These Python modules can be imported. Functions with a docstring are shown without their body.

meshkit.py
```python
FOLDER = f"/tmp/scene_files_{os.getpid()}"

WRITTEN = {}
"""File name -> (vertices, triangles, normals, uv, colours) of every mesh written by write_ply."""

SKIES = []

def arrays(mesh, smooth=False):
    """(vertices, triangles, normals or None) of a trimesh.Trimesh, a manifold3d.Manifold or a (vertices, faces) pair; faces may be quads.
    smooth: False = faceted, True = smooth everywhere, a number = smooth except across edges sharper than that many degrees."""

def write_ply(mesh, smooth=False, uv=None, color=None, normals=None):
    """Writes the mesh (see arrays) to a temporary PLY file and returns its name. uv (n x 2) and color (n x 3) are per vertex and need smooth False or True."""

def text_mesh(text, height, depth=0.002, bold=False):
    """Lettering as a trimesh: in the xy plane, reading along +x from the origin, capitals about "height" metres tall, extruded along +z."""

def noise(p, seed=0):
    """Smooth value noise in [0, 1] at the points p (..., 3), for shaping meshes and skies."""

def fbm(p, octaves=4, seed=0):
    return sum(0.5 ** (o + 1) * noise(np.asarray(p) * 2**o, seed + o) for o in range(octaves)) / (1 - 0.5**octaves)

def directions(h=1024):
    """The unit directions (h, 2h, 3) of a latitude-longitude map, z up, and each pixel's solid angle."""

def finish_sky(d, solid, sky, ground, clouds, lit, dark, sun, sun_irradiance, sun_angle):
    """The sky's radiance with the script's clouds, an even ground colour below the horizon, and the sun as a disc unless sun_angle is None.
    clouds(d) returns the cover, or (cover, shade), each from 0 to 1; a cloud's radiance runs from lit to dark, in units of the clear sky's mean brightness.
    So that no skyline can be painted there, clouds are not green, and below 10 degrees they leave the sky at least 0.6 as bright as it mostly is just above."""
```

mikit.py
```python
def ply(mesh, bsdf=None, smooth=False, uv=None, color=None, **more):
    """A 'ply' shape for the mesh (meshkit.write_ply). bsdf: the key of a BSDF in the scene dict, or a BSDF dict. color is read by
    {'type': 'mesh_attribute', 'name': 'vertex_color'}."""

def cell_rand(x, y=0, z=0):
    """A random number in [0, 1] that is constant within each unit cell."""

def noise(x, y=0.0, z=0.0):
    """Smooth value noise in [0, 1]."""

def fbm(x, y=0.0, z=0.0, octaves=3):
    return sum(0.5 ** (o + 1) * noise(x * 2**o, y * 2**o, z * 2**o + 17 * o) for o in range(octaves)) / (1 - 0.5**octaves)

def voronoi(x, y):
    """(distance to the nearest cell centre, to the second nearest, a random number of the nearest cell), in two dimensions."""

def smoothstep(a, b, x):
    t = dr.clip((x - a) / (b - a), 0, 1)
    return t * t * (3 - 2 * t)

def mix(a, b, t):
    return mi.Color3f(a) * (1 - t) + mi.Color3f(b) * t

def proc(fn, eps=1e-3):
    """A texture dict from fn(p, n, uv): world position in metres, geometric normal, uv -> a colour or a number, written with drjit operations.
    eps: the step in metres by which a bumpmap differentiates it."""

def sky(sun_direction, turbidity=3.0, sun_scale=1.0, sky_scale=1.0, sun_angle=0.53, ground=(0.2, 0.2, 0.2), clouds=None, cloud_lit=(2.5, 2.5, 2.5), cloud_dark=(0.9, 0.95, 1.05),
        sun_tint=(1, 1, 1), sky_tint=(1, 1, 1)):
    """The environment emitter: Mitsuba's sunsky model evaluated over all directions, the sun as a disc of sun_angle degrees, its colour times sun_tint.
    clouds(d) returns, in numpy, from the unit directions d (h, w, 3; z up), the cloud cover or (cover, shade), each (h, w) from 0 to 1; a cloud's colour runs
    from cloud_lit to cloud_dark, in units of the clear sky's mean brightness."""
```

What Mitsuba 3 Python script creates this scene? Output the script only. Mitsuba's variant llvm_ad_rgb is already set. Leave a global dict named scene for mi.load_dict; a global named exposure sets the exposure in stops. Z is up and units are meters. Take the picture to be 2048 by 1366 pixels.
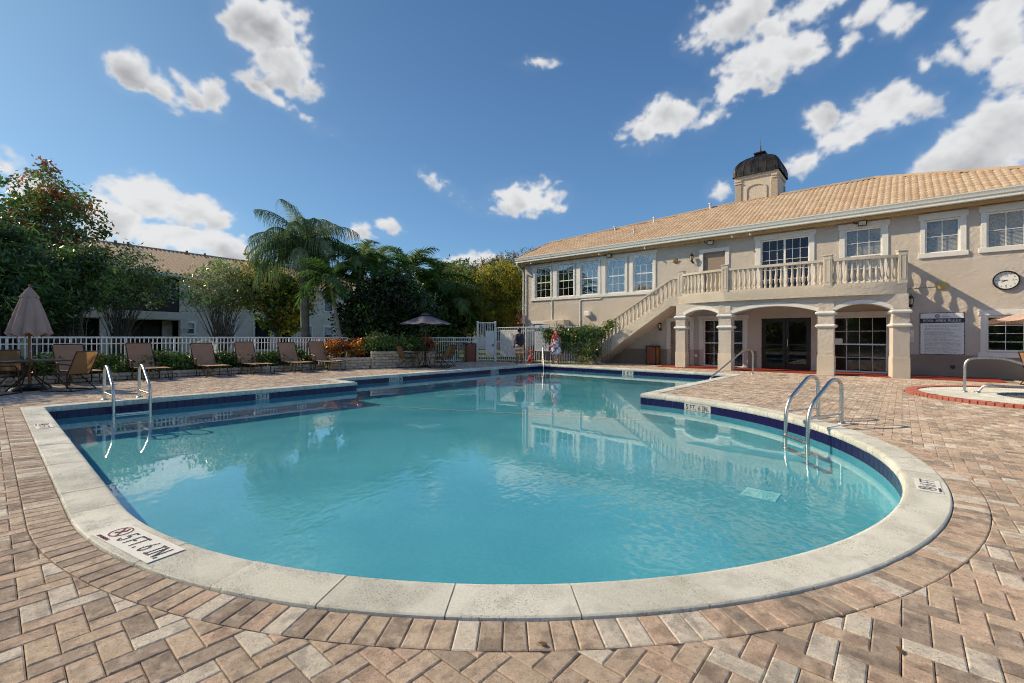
import math, random
import numpy as np, trimesh, mitsuba as mi, drjit as dr, mikit, meshkit
import manifold3d as m3
from shapely.geometry import Polygon, box as sbox, LineString, Point
from shapely.ops import unary_union
from shapely import affinity

T = mi.ScalarTransform4f
PI = math.pi
scene, labels = {}, {}
rad = math.radians

# ------------------------------------------------------------------ camera, sky, exposure
# World: x runs along the far pool edge, y along the clubhouse front, z up; the eye stands at the origin.
YAW = rad(40.8); ROLL = rad(0.17)
fwd = np.array([math.cos(YAW), math.sin(YAW), 0]); rgt = np.array([math.sin(YAW), -math.cos(YAW), 0])
up = np.array([0, 0, 1.0]) * math.cos(ROLL) - rgt * math.sin(ROLL)
eye = np.array([0, 0, 1.3])
scene['camera'] = dict(type='perspective', fov=97.07, fov_axis='x', near_clip=0.05, far_clip=3000.0,
                       principal_point_offset_y=9.0 / 1366, to_world=T().look_at(origin=eye.tolist(), target=(eye + fwd).tolist(), up=up.tolist()))
SUN_AZ, SUN_EL = rad(28.0), rad(36.5)      # from the facade line, towards the lawn side
sun = (-math.sin(SUN_AZ) * math.cos(SUN_EL), math.cos(SUN_AZ) * math.cos(SUN_EL), math.sin(SUN_EL))


def azel(d):
    return np.degrees(np.arctan2(d[..., 1], d[..., 0])), np.degrees(np.arcsin(np.clip(d[..., 2], -1, 1)))


# cumulus clumps: azimuth (degrees from x towards y), elevation, half width, half height, tilt
CLOUDS = np.array([1, 1, 1.05, 1.08, 1, 1]) * np.array([[69.52, 30.69, 3.7, 2.98, 0.0, 1.5], [67.78, 28.34, 3.43, 2.56, 30.0, 1.3], [70.96, 31.54, 2.49, 2.32, 0.0, 1.2], [80.96, 24.18, 1.52, 1.43, 0.0, 1.2], [78.34, 23.32, 1.57, 1.01, 35.0, 0.9], [76.09, 23.72, 1.78, 0.77, 40.0, 0.8], [74.36, 23.72, 1.06, 1.48, -20.0, 1.0], [79.49, 13.2, 4.38, 2.32, 5.0, 1.5], [82.09, 10.89, 2.93, 2.72, 0.0, 1.4], [76.27, 12.78, 4.77, 1.94, 10.0, 1.3], [78.31, 9.79, 6.37, 1.65, 6.0, 1.3], [73.21, 9.65, 3.22, 1.65, 15.0, 1.1], [81.36, 7.26, 3.43, 1.41, 0.0, 0.9], [38.7, 16.84, 4.69, 2.18, 0.0, 1.35], [35.42, 16.21, 1.8, 1.16, 0.0, 0.9], [14.66, 32.42, 4.51, 1.98, -15.0, 1.1], [8.41, 31.07, 4.71, 1.85, -10.0, 1.1], [2.53, 29.65, 2.6, 1.11, -10.0, 0.8], [11.19, 28.09, 4.4, 2.59, -15.0, 1.3], [7.95, 28.12, 2.29, 2.23, 0.0, 1.2], [14.64, 26.39, 3.53, 1.62, -25.0, 1.1], [22.19, 24.49, 4.12, 2.44, -12.0, 1.3], [16.71, 23.94, 2.45, 1.34, -20.0, 1.0], [0.62, 28.17, 1.59, 1.56, -30.0, 1.1], [4.52, 27.36, 1.43, 0.72, -40.0, 0.8], [1.35, 21.06, 3.34, 2.18, -22.0, 1.3], [-1.19, 21.16, 1.59, 1.22, -10.0, 1.0], [4.5, 19.42, 3.33, 1.62, -15.0, 1.1], [7.48, 18.18, 2.44, 1.42, -10.0, 1.0], [6.61, 21.27, 1.35, 1.53, -20.0, 0.9], [-6.01, 24.65, 2.55, 2.63, -30.0, 1.3], [-3.21, 24.24, 1.45, 1.5, -40.0, 0.8], [-7.46, 21.92, 1.75, 2.14, 0.0, 1.2], [-1.53, 24.05, 0.93, 1.47, -20.0, 0.7], [-6.03, 16.3, 4.17, 3.14, -14.0, 1.5], [-3.23, 15.82, 2.7, 2.09, -10.0, 1.2], [-8.57, 17.08, 2.89, 3.33, -10.0, 1.4], [56.22, 13.38, 1.27, 0.81, 0.0, 0.7], [59.69, 12.44, 1.4, 1.02, 0.0, 0.8], [44.87, 9.01, 4.37, 1.35, 0.0, 0.9], [16.16, 16.52, 1.09, 0.84, -30.0, 0.7], [68.01, 24.68, 2.8, 0.55, 25.0, 0.45], [37.68, 31.21, 1.62, 0.46, 0.0, 0.4], [49.9, 18.33, 2.0, 0.56, 30.0, 0.35], [87.63, 12.41, 1.8, 2.45, 0.0, 0.9]])


def clouds(d):
    az, el = azel(d)
    wv = np.stack([meshkit.fbm(d * 14.0 + k * 5.3, 3, 30 + k) - 0.5 for k in range(3)], -1)
    e = d + 0.030 * wv
    n1 = meshkit.fbm(e * 10.0 + 3.1, 5, 11) - 0.5
    n2 = meshkit.fbm(e * 24.0 + 7.7, 5, 5) - 0.5
    n3 = meshkit.fbm(e * 75.0 + 1.7, 4, 8) - 0.5
    ce = np.cos(np.radians(el))
    field = np.full(az.shape, -1.0); low = np.full(az.shape, 0.0)
    for a, e, w, h, t, s in CLOUDS:
        da = ((az - a + 180) % 360 - 180) * ce
        de = el - e
        c, sn = math.cos(rad(t)), math.sin(rad(t))
        u, v = (da * c + de * sn) / w, (-da * sn + de * c) / h
        f = s * (1 - np.sqrt(u * u + v * v))
        low = np.where(f > field, -v, low)
        field = np.maximum(field, f)
    # the rest of the sky carries the same scattered cumulus
    away = np.abs((az - 40.8 + 180) % 360 - 180) > 58
    gen = meshkit.fbm(d * np.array([3.5, 3.5, 7.0]) + 9.0, 4, 21)
    field = np.where(away & (el > 4) & (el < 62), np.maximum(field, (gen - 0.56) * 3.2), field)
    q = field * 0.95 + 0.02 + n1 * 1.0 + n2 * 1.45 + n3 * 1.05
    cover = np.clip(q / 0.56, 0, 1)
    cover = cover * cover * (3 - 2 * cover)
    cover = np.maximum(cover, 0.07 * np.clip(field + 0.45 + n1 * 1.5 + n2, 0, 1))
    shade = 0.9 * np.clip(0.30 * (q - 0.6) + 0.42 * low * (field > 0) + 1.5 * n2 + 1.0 * n1 + 0.02, 0, 1) * np.clip(q * 1.5, 0, 1)
    return cover * 0.96, shade


scene['sky'] = mikit.sky(sun, turbidity=3.0, sky_scale=1.0, sun_scale=0.85, sun_tint=(1.0, 0.995, 0.92), sky_tint=(0.58, 0.765, 0.885),
                         clouds=clouds, cloud_lit=(2.95, 2.95, 2.95), cloud_dark=(1.25, 1.27, 1.32))
exposure = 2.05

# ------------------------------------------------------------------ materials
P = mikit.proc
noise, fbm, vor, cellr, sstep, mix = mikit.noise, mikit.fbm, mikit.voronoi, mikit.cell_rand, mikit.smoothstep, mikit.mix


def two(b): return {'type': 'twosided', 'bsdf': b}
def prin(c, r=0.6, m=0.0, **k):
    c = c if isinstance(c, dict) else {'type': 'rgb', 'value': list(c)}
    return two({'type': 'principled', 'base_color': c, 'roughness': r, 'metallic': m, **k})
def bump(b, fn, scale=1.0, eps=2e-3):
    return two({'type': 'bumpmap', 'bump': P(fn, eps), 'scale': scale, 'nested': {k: v for k, v in b['bsdf'].items()}})


def paver_col(p, n, uv):
    r = uv.x
    c = mix((0.355, 0.285, 0.225), (0.24, 0.197, 0.165), sstep(0.28, 0.44, r))
    c = mix(c, (0.375, 0.285, 0.225), sstep(0.56, 0.68, r))
    c = mix(c, (0.43, 0.395, 0.345), sstep(0.82, 0.88, r))
    m = fbm(p.x * 14 + uv.y * 50, p.y * 14, p.z, 3)
    c = mix(c, c * mi.Color3f(0.60, 0.60, 0.62), sstep(0.45, 0.75, m) * 0.8)
    g = noise(p.x * 190, p.y * 190, uv.y * 9)
    c = c * (0.80 + 0.40 * g)
    k = fbm(p.x * 38 + uv.x * 31, p.y * 38, uv.y * 13, 3)
    c = c * (0.78 + 0.44 * k)
    c = mix(c, (0.46, 0.40, 0.34), sstep(0.60, 0.80, fbm(p.x * 24 + uv.y * 17, p.y * 24, 5.0, 2)) * 0.35)
    c = c * (1 - 0.35 * sstep(0.80, 0.92, noise(p.x * 140, p.y * 140, 3.0)))
    s = fbm(p.x * 1.3, p.y * 1.3, 4.0, 3)
    return c * (0.97 + 0.38 * s)


def grit(p, n, uv):
    return fbm(p.x * 120, p.y * 120, p.z * 120, 2) * 0.7 + noise(p.x * 45, p.y * 45, p.z * 45) * 0.5


def coping_pit(p):
    d, _, r = vor(p.x * 62, p.y * 62)
    m = sstep(0.40, 0.62, fbm(p.x * 6, p.y * 6, 2.0, 3))
    big = sstep(0.34, 0.12, d) * sstep(0.55, 0.72, r)
    d2, _, r2 = vor(p.x * 150 + 4, p.y * 150)
    return dr.maximum(big * m, sstep(0.36, 0.16, d2) * sstep(0.6, 0.7, r2) * m)


def coping_col(p, n, uv):
    s = fbm(p.x * 3.0, p.y * 3.0, p.z * 3, 4)
    c = mix((0.50, 0.51, 0.465), (0.60, 0.61, 0.565), sstep(0.3, 0.7, s))
    c = c * (0.90 + 0.16 * uv.x)
    c = mix(c, (0.40, 0.40, 0.36), sstep(0.55, 0.8, fbm(p.x * 11, p.y * 11, 7.0, 3)) * 0.5)
    c = mix(c, (0.22, 0.205, 0.185), coping_pit(p) * 0.7)
    return c * (0.9 + 0.2 * noise(p.x * 160, p.y * 160))


def stucco_h(p, n, uv):
    a = fbm(p.x * 15, p.y * 15, p.z * 15, 3)
    k = sstep(0.42, 0.62, a)
    return k * 0.008 + fbm(p.x * 46, p.y * 46, p.z * 46, 2) * 0.0035


def stain(p, n, lo, hi):
    s = fbm(p.x * 0.9, p.y * 0.9, p.z * 1.4, 3)
    g = noise(p.x * 60, p.y * 60, p.z * 60)
    drip = fbm(p.y * 5, p.x * 5, p.z * 0.5, 3)
    return (lo + (hi - lo) * s) * (0.95 + 0.1 * g) * (0.93 + 0.13 * drip)


def wall_col(p, n, uv):
    return mi.Color3f(0.545, 0.498, 0.452) * stain(p, n, 0.90, 1.08)


def base_col(p, n, uv):
    return mi.Color3f(0.30, 0.25, 0.21) * stain(p, n, 0.8, 1.15)


def cream_col(p, n, uv):
    return mi.Color3f(0.60, 0.54, 0.46) * stain(p, n, 0.74, 1.14)


def tile_col(p, n, uv):
    r = uv.x
    c = mix((0.41, 0.308, 0.222), (0.46, 0.355, 0.26), sstep(0.2, 0.5, r))
    c = mix(c, (0.41, 0.285, 0.19), sstep(0.78, 0.88, r))
    m = fbm(p.x * 6, p.y * 6, p.z * 6, 3)
    c = mix(c, (0.36, 0.27, 0.20), sstep(0.52, 0.8, m) * 0.55)
    return c * (0.85 + 0.3 * noise(p.x * 90, p.y * 90, p.z * 90))


def block_col(p, n, uv):
    c = mix((0.58, 0.49, 0.38), (0.44, 0.38, 0.31), uv.x)
    return c * (0.6 + 0.8 * fbm(p.x * 16, p.y * 16, p.z * 16, 3))


def pool_col(p, n, uv):
    s = fbm(p.x * 0.8, p.y * 0.8, 3.0, 3)
    c = mix((0.050, 0.305, 0.415), (0.070, 0.355, 0.465), sstep(0.3, 0.7, s))
    return c * (0.95 + 0.10 * noise(p.x * 40, p.y * 40))


def grass_col(p, n, uv):
    s = fbm(p.x * 0.5, p.y * 0.5, 1.0, 3)
    return mix((0.045, 0.075, 0.02), (0.10, 0.12, 0.045), s) * (0.6 + 0.8 * noise(p.x * 25, p.y * 25))


def bark_col(p, n, uv):
    return mix((0.10, 0.085, 0.07), (0.24, 0.21, 0.18), fbm(p.x * 12, p.y * 12, p.z * 5, 3))


def palm_trunk_col(p, n, uv):
    ring = noise(p.z * 9, 0.3) * 0.6 + fbm(p.x * 20, p.y * 20, p.z * 20, 2) * 0.6
    return mix((0.15, 0.14, 0.125), (0.33, 0.31, 0.285), ring)


def wood_col(p, n, uv):
    g = fbm(p.x * 30, p.y * 30, p.z * 3, 3)
    return mix((0.16, 0.055, 0.018), (0.34, 0.13, 0.035), g)


def dome_col(p, n, uv):
    g = fbm(p.x * 3, p.y * 3, p.z * 1.2, 4)
    return mix((0.018, 0.017, 0.019), (0.085, 0.075, 0.070), sstep(0.35, 0.75, g))


def trim_col(p, n, uv):
    return mi.Color3f(0.70, 0.70, 0.69) * stain(p, n, 0.9, 1.06)


def sling_col(p, n, uv):
    w = noise(p.x * 260, p.y * 260, p.z * 260)
    return mi.Color3f(0.36, 0.205, 0.13) * (0.75 + 0.35 * w + 0.3 * fbm(p.x * 5, p.y * 5, p.z * 5, 2))


def plain_wall(p, n, uv):
    return mi.Color3f(0.64, 0.60, 0.52) * stain(p, n, 0.85, 1.1)


def canopy_col(p, n, uv):
    return mi.Color3f(0.44, 0.34, 0.31) * (0.82 + 0.36 * fbm(p.x * 6, p.y * 6, p.z * 3, 3))


B = dict(
    paver=bump(prin(P(paver_col), 0.85, specular=0.25), grit, 0.0016, 1e-3),
    sand=prin((0.15, 0.125, 0.10), 0.95),
    coping=bump(prin(P(coping_col), 0.8, specular=0.3), lambda p, n, uv: grit(p, n, uv) * 0.0008 - coping_pit(p) * 0.0022, 1.0, 1e-3),
    pool_tile=prin((0.010, 0.007, 0.058), 0.22, specular=0.35),
    grout=prin((0.42, 0.43, 0.43), 0.9),
    plaster=prin(P(pool_col), 0.8, specular=0.2),
    water={'type': 'thindielectric', 'int_ior': 1.21},
    spa_water={'type': 'thindielectric', 'int_ior': 1.33},
    spa_shell=prin((0.02, 0.07, 0.055), 0.6),
    steel=two({'type': 'roughconductor', 'material': 'none', 'alpha': 0.22, 'specular_reflectance': {'type': 'rgb', 'value': [0.66, 0.64, 0.60]}}),
    stucco=bump(prin(P(wall_col), 0.9, specular=0.2), stucco_h, 1.0, 3e-3),
    stucco_dark=prin(P(base_col), 0.9, specular=0.2),
    base_beige=prin((0.40, 0.335, 0.27), 0.85),
    cream_plain=prin((0.56, 0.49, 0.41), 0.8),
    cream=prin(P(cream_col), 0.8, specular=0.25),
    cream_rough=bump(prin(P(cream_col), 0.85, specular=0.2), stucco_h, 0.8, 3e-3),
    trim=prin(P(trim_col), 0.6),
    vinyl=prin((0.74, 0.75, 0.74), 0.45),
    roof_tile=prin(P(tile_col), 0.85, specular=0.2),
    gutter=prin((0.72, 0.72, 0.69), 0.5),
    soffit=prin((0.40, 0.25, 0.12), 0.9),
    dome=prin(P(dome_col), 0.42, 0.6),
    black=prin((0.012, 0.012, 0.013), 0.4),
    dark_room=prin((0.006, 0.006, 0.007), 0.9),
    glass={'type': 'thindielectric', 'int_ior': 1.52},
    mirror_glass={'type': 'thindielectric', 'int_ior': 2.5},
    blue_glass=prin((0.006, 0.010, 0.03), 0.06, specular=0.5),
    blind=prin((0.34, 0.36, 0.38), 0.7),
    door_tan=prin((0.27, 0.215, 0.17), 0.6),
    door_brown=prin((0.012, 0.005, 0.004), 0.35),
    red_floor=prin((0.27, 0.045, 0.028), 0.55),
    red_brick=prin((0.36, 0.115, 0.085), 0.75),
    white=prin((0.78, 0.78, 0.77), 0.5),
    sign_face=prin((0.70, 0.73, 0.77), 0.35),
    navy=prin((0.012, 0.015, 0.055), 0.4),
    ink=prin((0.05, 0.055, 0.07), 0.7),
    red_ink=prin((0.19, 0.055, 0.055), 0.6),
    grey_ink=prin((0.20, 0.22, 0.25), 0.7),
    frame_metal=prin((0.045, 0.024, 0.016), 0.35, specular=0.5),
    sling=prin(P(sling_col), 0.85),
    sling_thin={'type': 'principledthin', 'base_color': {'type': 'rgb', 'value': [0.30, 0.175, 0.085]}, 'roughness': 0.8, 'diff_trans': 0.8},
    canopy={'type': 'principledthin', 'base_color': P(canopy_col), 'roughness': 0.9, 'diff_trans': 0.35},
    canopy_grey={'type': 'principledthin', 'base_color': {'type': 'rgb', 'value': [0.17, 0.165, 0.20]}, 'roughness': 0.9, 'diff_trans': 0.3},
    canopy_pink={'type': 'principledthin', 'base_color': {'type': 'rgb', 'value': [0.52, 0.38, 0.33]}, 'roughness': 0.9, 'diff_trans': 0.4},
    pole_wood=prin(P(wood_col), 0.5),
    bin_red=prin((0.22, 0.05, 0.02), 0.45),
    bin_tan=prin((0.36, 0.17, 0.05), 0.5),
    block=prin(P(block_col), 0.9, specular=0.15),
    soil=prin((0.035, 0.026, 0.018), 0.95),
    grass=prin(P(grass_col), 0.95, specular=0.1),
    asphalt=prin((0.05, 0.05, 0.05), 0.9),
    leaf={'type': 'principledthin', 'base_color': {'type': 'mesh_attribute', 'name': 'vertex_color'}, 'roughness': 0.38, 'diff_trans': 1.0, 'spec_trans': 0.0},
    glossy_leaf={'type': 'blendbsdf', 'weight': 0.5, 'a': {'type': 'principledthin', 'base_color': {'type': 'mesh_attribute', 'name': 'vertex_color'}, 'roughness': 0.4, 'diff_trans': 1.1}, 'b': two({'type': 'principled', 'base_color': {'type': 'mesh_attribute', 'name': 'vertex_color'}, 'roughness': 0.32, 'specular': 0.75})},
    pale_plaster=prin((0.17, 0.55, 0.62), 0.7),
    plate=prin((0.64, 0.65, 0.64), 0.6),
    bark=prin(P(bark_col), 0.9, specular=0.1),
    palm_trunk=prin(P(palm_trunk_col), 0.85, specular=0.15),
    crownshaft=prin((0.16, 0.20, 0.035), 0.5),
    home_wall=prin(P(plain_wall), 0.9),
    home_dark=prin((0.010, 0.009, 0.011), 0.5),
    home_pane=prin((0.10, 0.11, 0.13), 0.1),
    home_blind=prin((0.42, 0.43, 0.42), 0.6),
    home_roof=prin((0.36, 0.285, 0.21), 0.9),
    pink_wall=prin((0.36, 0.19, 0.17), 0.9),
    skin=prin((0.36, 0.19, 0.125), 0.55),
    skin_dark=prin((0.26, 0.135, 0.09), 0.55),
    hair=prin((0.045, 0.022, 0.012), 0.5),
    orange=prin((0.62, 0.22, 0.015), 0.8),
    white_cloth=prin((0.62, 0.62, 0.64), 0.85),
    navy_cloth=prin((0.022, 0.028, 0.055), 0.85),
    purple_cloth=prin((0.20, 0.13, 0.34), 0.85),
    red_cloth=prin((0.55, 0.06, 0.045), 0.8),
    pink_cloth=prin((0.55, 0.25, 0.22), 0.8),
    lamp_glass=prin((0.55, 0.50, 0.36), 0.3),
    yellow_plastic=prin((0.48, 0.40, 0.16), 0.5),
    bronze=prin((0.22, 0.13, 0.05), 0.4, 0.5),
)
scene.update({'mat_' + k: v for k, v in B.items()})


def ply(mesh, mat, smooth=False, **kw): return mikit.ply(mesh, 'mat_' + mat, smooth=smooth, **kw)


# ------------------------------------------------------------------ helpers
def numbered(k):
    if k not in used: used.add(k); return k
    i = 1
    while f'{k}_{i:03d}' in used: i += 1
    k = f'{k}_{i:03d}'; used.add(k); return k


used = set()
counts = {}


def key_for(k):
    i = counts.get(k, 0); counts[k] = i + 1
    return k if i == 0 else f'{k}_{i:03d}'


def thing(name, label, cat, group=None, kind=None):
    k = key_for(name); labels[k] = {'label': label}
    if cat: labels[k]['category'] = cat
    if group: labels[k]['group'] = group
    if kind: labels[k]['kind'] = kind
    return k


def put(parent, name, mesh, mat, smooth=False, **kw):
    k = key_for(f'{parent}__{name}' if name else parent)
    uv, color = kw.pop('uv', None), kw.pop('color', None)
    lab = kw.pop('label', None); kind = kw.pop('kind', None)
    if isinstance(mesh, dict): scene[k] = {**mesh, **kw}
    else: scene[k] = ply(mesh, mat, smooth=smooth, uv=uv, color=color, **kw)
    if lab or kind: labels.setdefault(k, {})
    if lab: labels[k]['label'] = lab
    if kind: labels[k]['kind'] = kind
    return k


def solo(name, label, cat, mesh, mat, smooth=False, group=None, kind=None, **kw):
    k = thing(name, label, cat, group, kind)
    uv, color = kw.pop('uv', None), kw.pop('color', None)
    scene[k] = ply(mesh, mat, smooth=smooth, uv=uv, color=color, **kw)
    return k


def VF(m):
    if isinstance(m, trimesh.Trimesh): return np.asarray(m.vertices, float), np.asarray(m.faces)
    if hasattr(m, 'to_mesh'):
        q = m.to_mesh(); return np.asarray(q.vert_properties[:, :3], float), np.asarray(q.tri_verts)
    return m


def cat(ms):
    vs, fs, o = [], [], 0
    for m in ms:
        v, f = VF(m); vs.append(v); fs.append(np.asarray(f) + o); o += len(v)
    return np.vstack(vs), np.vstack(fs)


def move(m, loc=(0, 0, 0), rz=0.0, s=1.0):
    v, f = VF(m); v = np.asarray(v) * s
    c, q = math.cos(rz), math.sin(rz)
    v = np.stack([v[:, 0] * c - v[:, 1] * q, v[:, 0] * q + v[:, 1] * c, v[:, 2]], 1) + np.asarray(loc, float)
    return v, f


CUBEF = np.array([[0, 2, 1], [0, 3, 2], [4, 5, 6], [4, 6, 7], [0, 1, 5], [0, 5, 4], [1, 2, 6], [1, 6, 5], [2, 3, 7], [2, 7, 6], [3, 0, 4], [3, 4, 7]])


def bx(x0, x1, y0, y1, z0, z1):
    x0, x1 = sorted((x0, x1)); y0, y1 = sorted((y0, y1)); z0, z1 = sorted((z0, z1))
    return np.array([[x0, y0, z0], [x1, y0, z0], [x1, y1, z0], [x0, y1, z0], [x0, y0, z1], [x1, y0, z1], [x1, y1, z1], [x0, y1, z1]], float), CUBEF


def bbx(x0, x1, y0, y1, z0, z1, b=0.01):
    """box with every edge bevelled"""
    x0, x1 = sorted((x0, x1)); y0, y1 = sorted((y0, y1)); z0, z1 = sorted((z0, z1))
    b = min(b, (x1 - x0) / 2.5, (y1 - y0) / 2.5, (z1 - z0) / 2.5)
    pts = []
    for x, sx in ((x0, 1), (x1, -1)):
        for y, sy in ((y0, 1), (y1, -1)):
            for z, sz in ((z0, 1), (z1, -1)):
                pts += [[x + sx * b, y + sy * b, z], [x + sx * b, y, z + sz * b], [x, y + sy * b, z + sz * b]]
    h = m3.Manifold.hull_points(np.array(pts, float))
    return VF(h)


def prism(poly, h0, h1, axis='z'):
    """extrude a shapely polygon; axis says which world axis it runs along ('x': polygon is (y, z); 'y': (x, z))"""
    polys = list(poly.geoms) if hasattr(poly, 'geoms') else [poly]
    out = []
    for g in polys:
        if g.is_empty or g.area < 1e-7: continue
        m = trimesh.creation.extrude_polygon(g, h1 - h0, engine='earcut')
        v = np.array(m.vertices); v[:, 2] += h0
        f = np.array(m.faces)
        if axis == 'x': v = v[:, [2, 0, 1]]
        if axis == 'y': v = np.stack([v[:, 0], v[:, 2], v[:, 1]], 1); f = f[:, ::-1]
        out.append((v, f))
    return cat(out)


def sheet(poly, z):
    polys = list(poly.geoms) if hasattr(poly, 'geoms') else [poly]
    out = []
    for g in polys:
        v, f = trimesh.creation.triangulate_polygon(g, engine='earcut')
        out.append((np.column_stack([v, np.full(len(v), z)]), f))
    return cat(out)


def tube(pts, r, n=10, cap=True):
    p = np.asarray(pts, float); m = len(p)
    r = np.broadcast_to(np.asarray(r, float), (m,))
    t = np.gradient(p, axis=0); t /= np.linalg.norm(t, axis=1, keepdims=True) + 1e-12
    a = np.array([0, 0, 1.0]) if abs(t[0, 2]) < 0.9 else np.array([1.0, 0, 0])
    u = np.cross(t[0], a); u /= np.linalg.norm(u)
    V = []; ang = np.arange(n) * 2 * PI / n
    for i in range(m):
        u = u - t[i] * (u @ t[i]); u /= np.linalg.norm(u) + 1e-12
        w = np.cross(t[i], u)
        V.append(p[i] + r[i] * (np.cos(ang)[:, None] * u + np.sin(ang)[:, None] * w))
    V = np.vstack(V); F = []
    for i in range(m - 1):
        a0 = i * n + np.arange(n); b0 = i * n + (np.arange(n) + 1) % n
        F += [np.stack([a0, b0, b0 + n], 1), np.stack([a0, b0 + n, a0 + n], 1)]
    if cap:
        V = np.vstack([V, p[:1], p[-1:]]); k = m * n
        i = np.arange(n); j = (i + 1) % n
        F += [np.stack([j, i, np.full(n, k)], 1), np.stack([i + (m - 1) * n, j + (m - 1) * n, np.full(n, k + 1)], 1)]
    return V, np.vstack(F)


def bend(pts, rr, n=6):
    """round the corners of a polyline"""
    p = [np.asarray(q, float) for q in pts]; out = [p[0]]
    rr = rr if hasattr(rr, '__len__') else [rr] * (len(p) - 2)
    for i in range(1, len(p) - 1):
        a, b, c = p[i - 1], p[i], p[i + 1]
        d1, d2 = np.linalg.norm(a - b), np.linalg.norm(c - b)
        r = min(rr[i - 1], d1 * 0.49, d2 * 0.49)
        s, e = b + (a - b) / d1 * r, b + (c - b) / d2 * r
        for k in range(n + 1):
            q = k / n; out.append((1 - q) ** 2 * s + 2 * q * (1 - q) * b + q * q * e)
    out.append(p[-1]); return np.array(out)


def lathe(prof, n=12):
    """profile rows (radius, z)"""
    pr = np.asarray(prof, float); ang = np.arange(n) * 2 * PI / n
    V = np.concatenate([np.stack([r * np.cos(ang), r * np.sin(ang), np.full(n, z)], 1) for r, z in pr])
    F = []
    for i in range(len(pr) - 1):
        a = i * n + np.arange(n); b = i * n + (np.arange(n) + 1) % n
        F += [np.stack([a, b, b + n], 1), np.stack([a, b + n, a + n], 1)]
    return V, np.vstack(F)


def disc(c, r, axis='z', h=0.01, n=28):
    a = np.arange(n) * 2 * PI / n
    return prism(Polygon(np.stack([c[0] + r * np.cos(a), c[1] + r * np.sin(a)], 1)), c[2], c[2] + h, axis)


def frame_to(m, o, ex, ey):
    """put an xy mesh into the plane through o with unit axes ex, ey"""
    v, f = VF(m); ex, ey = np.asarray(ex, float), np.asarray(ey, float); ez = np.cross(ex, ey)
    return np.asarray(o, float) + v[:, :1] * ex + v[:, 1:2] * ey + v[:, 2:3] * ez, f


_text = {}


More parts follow.
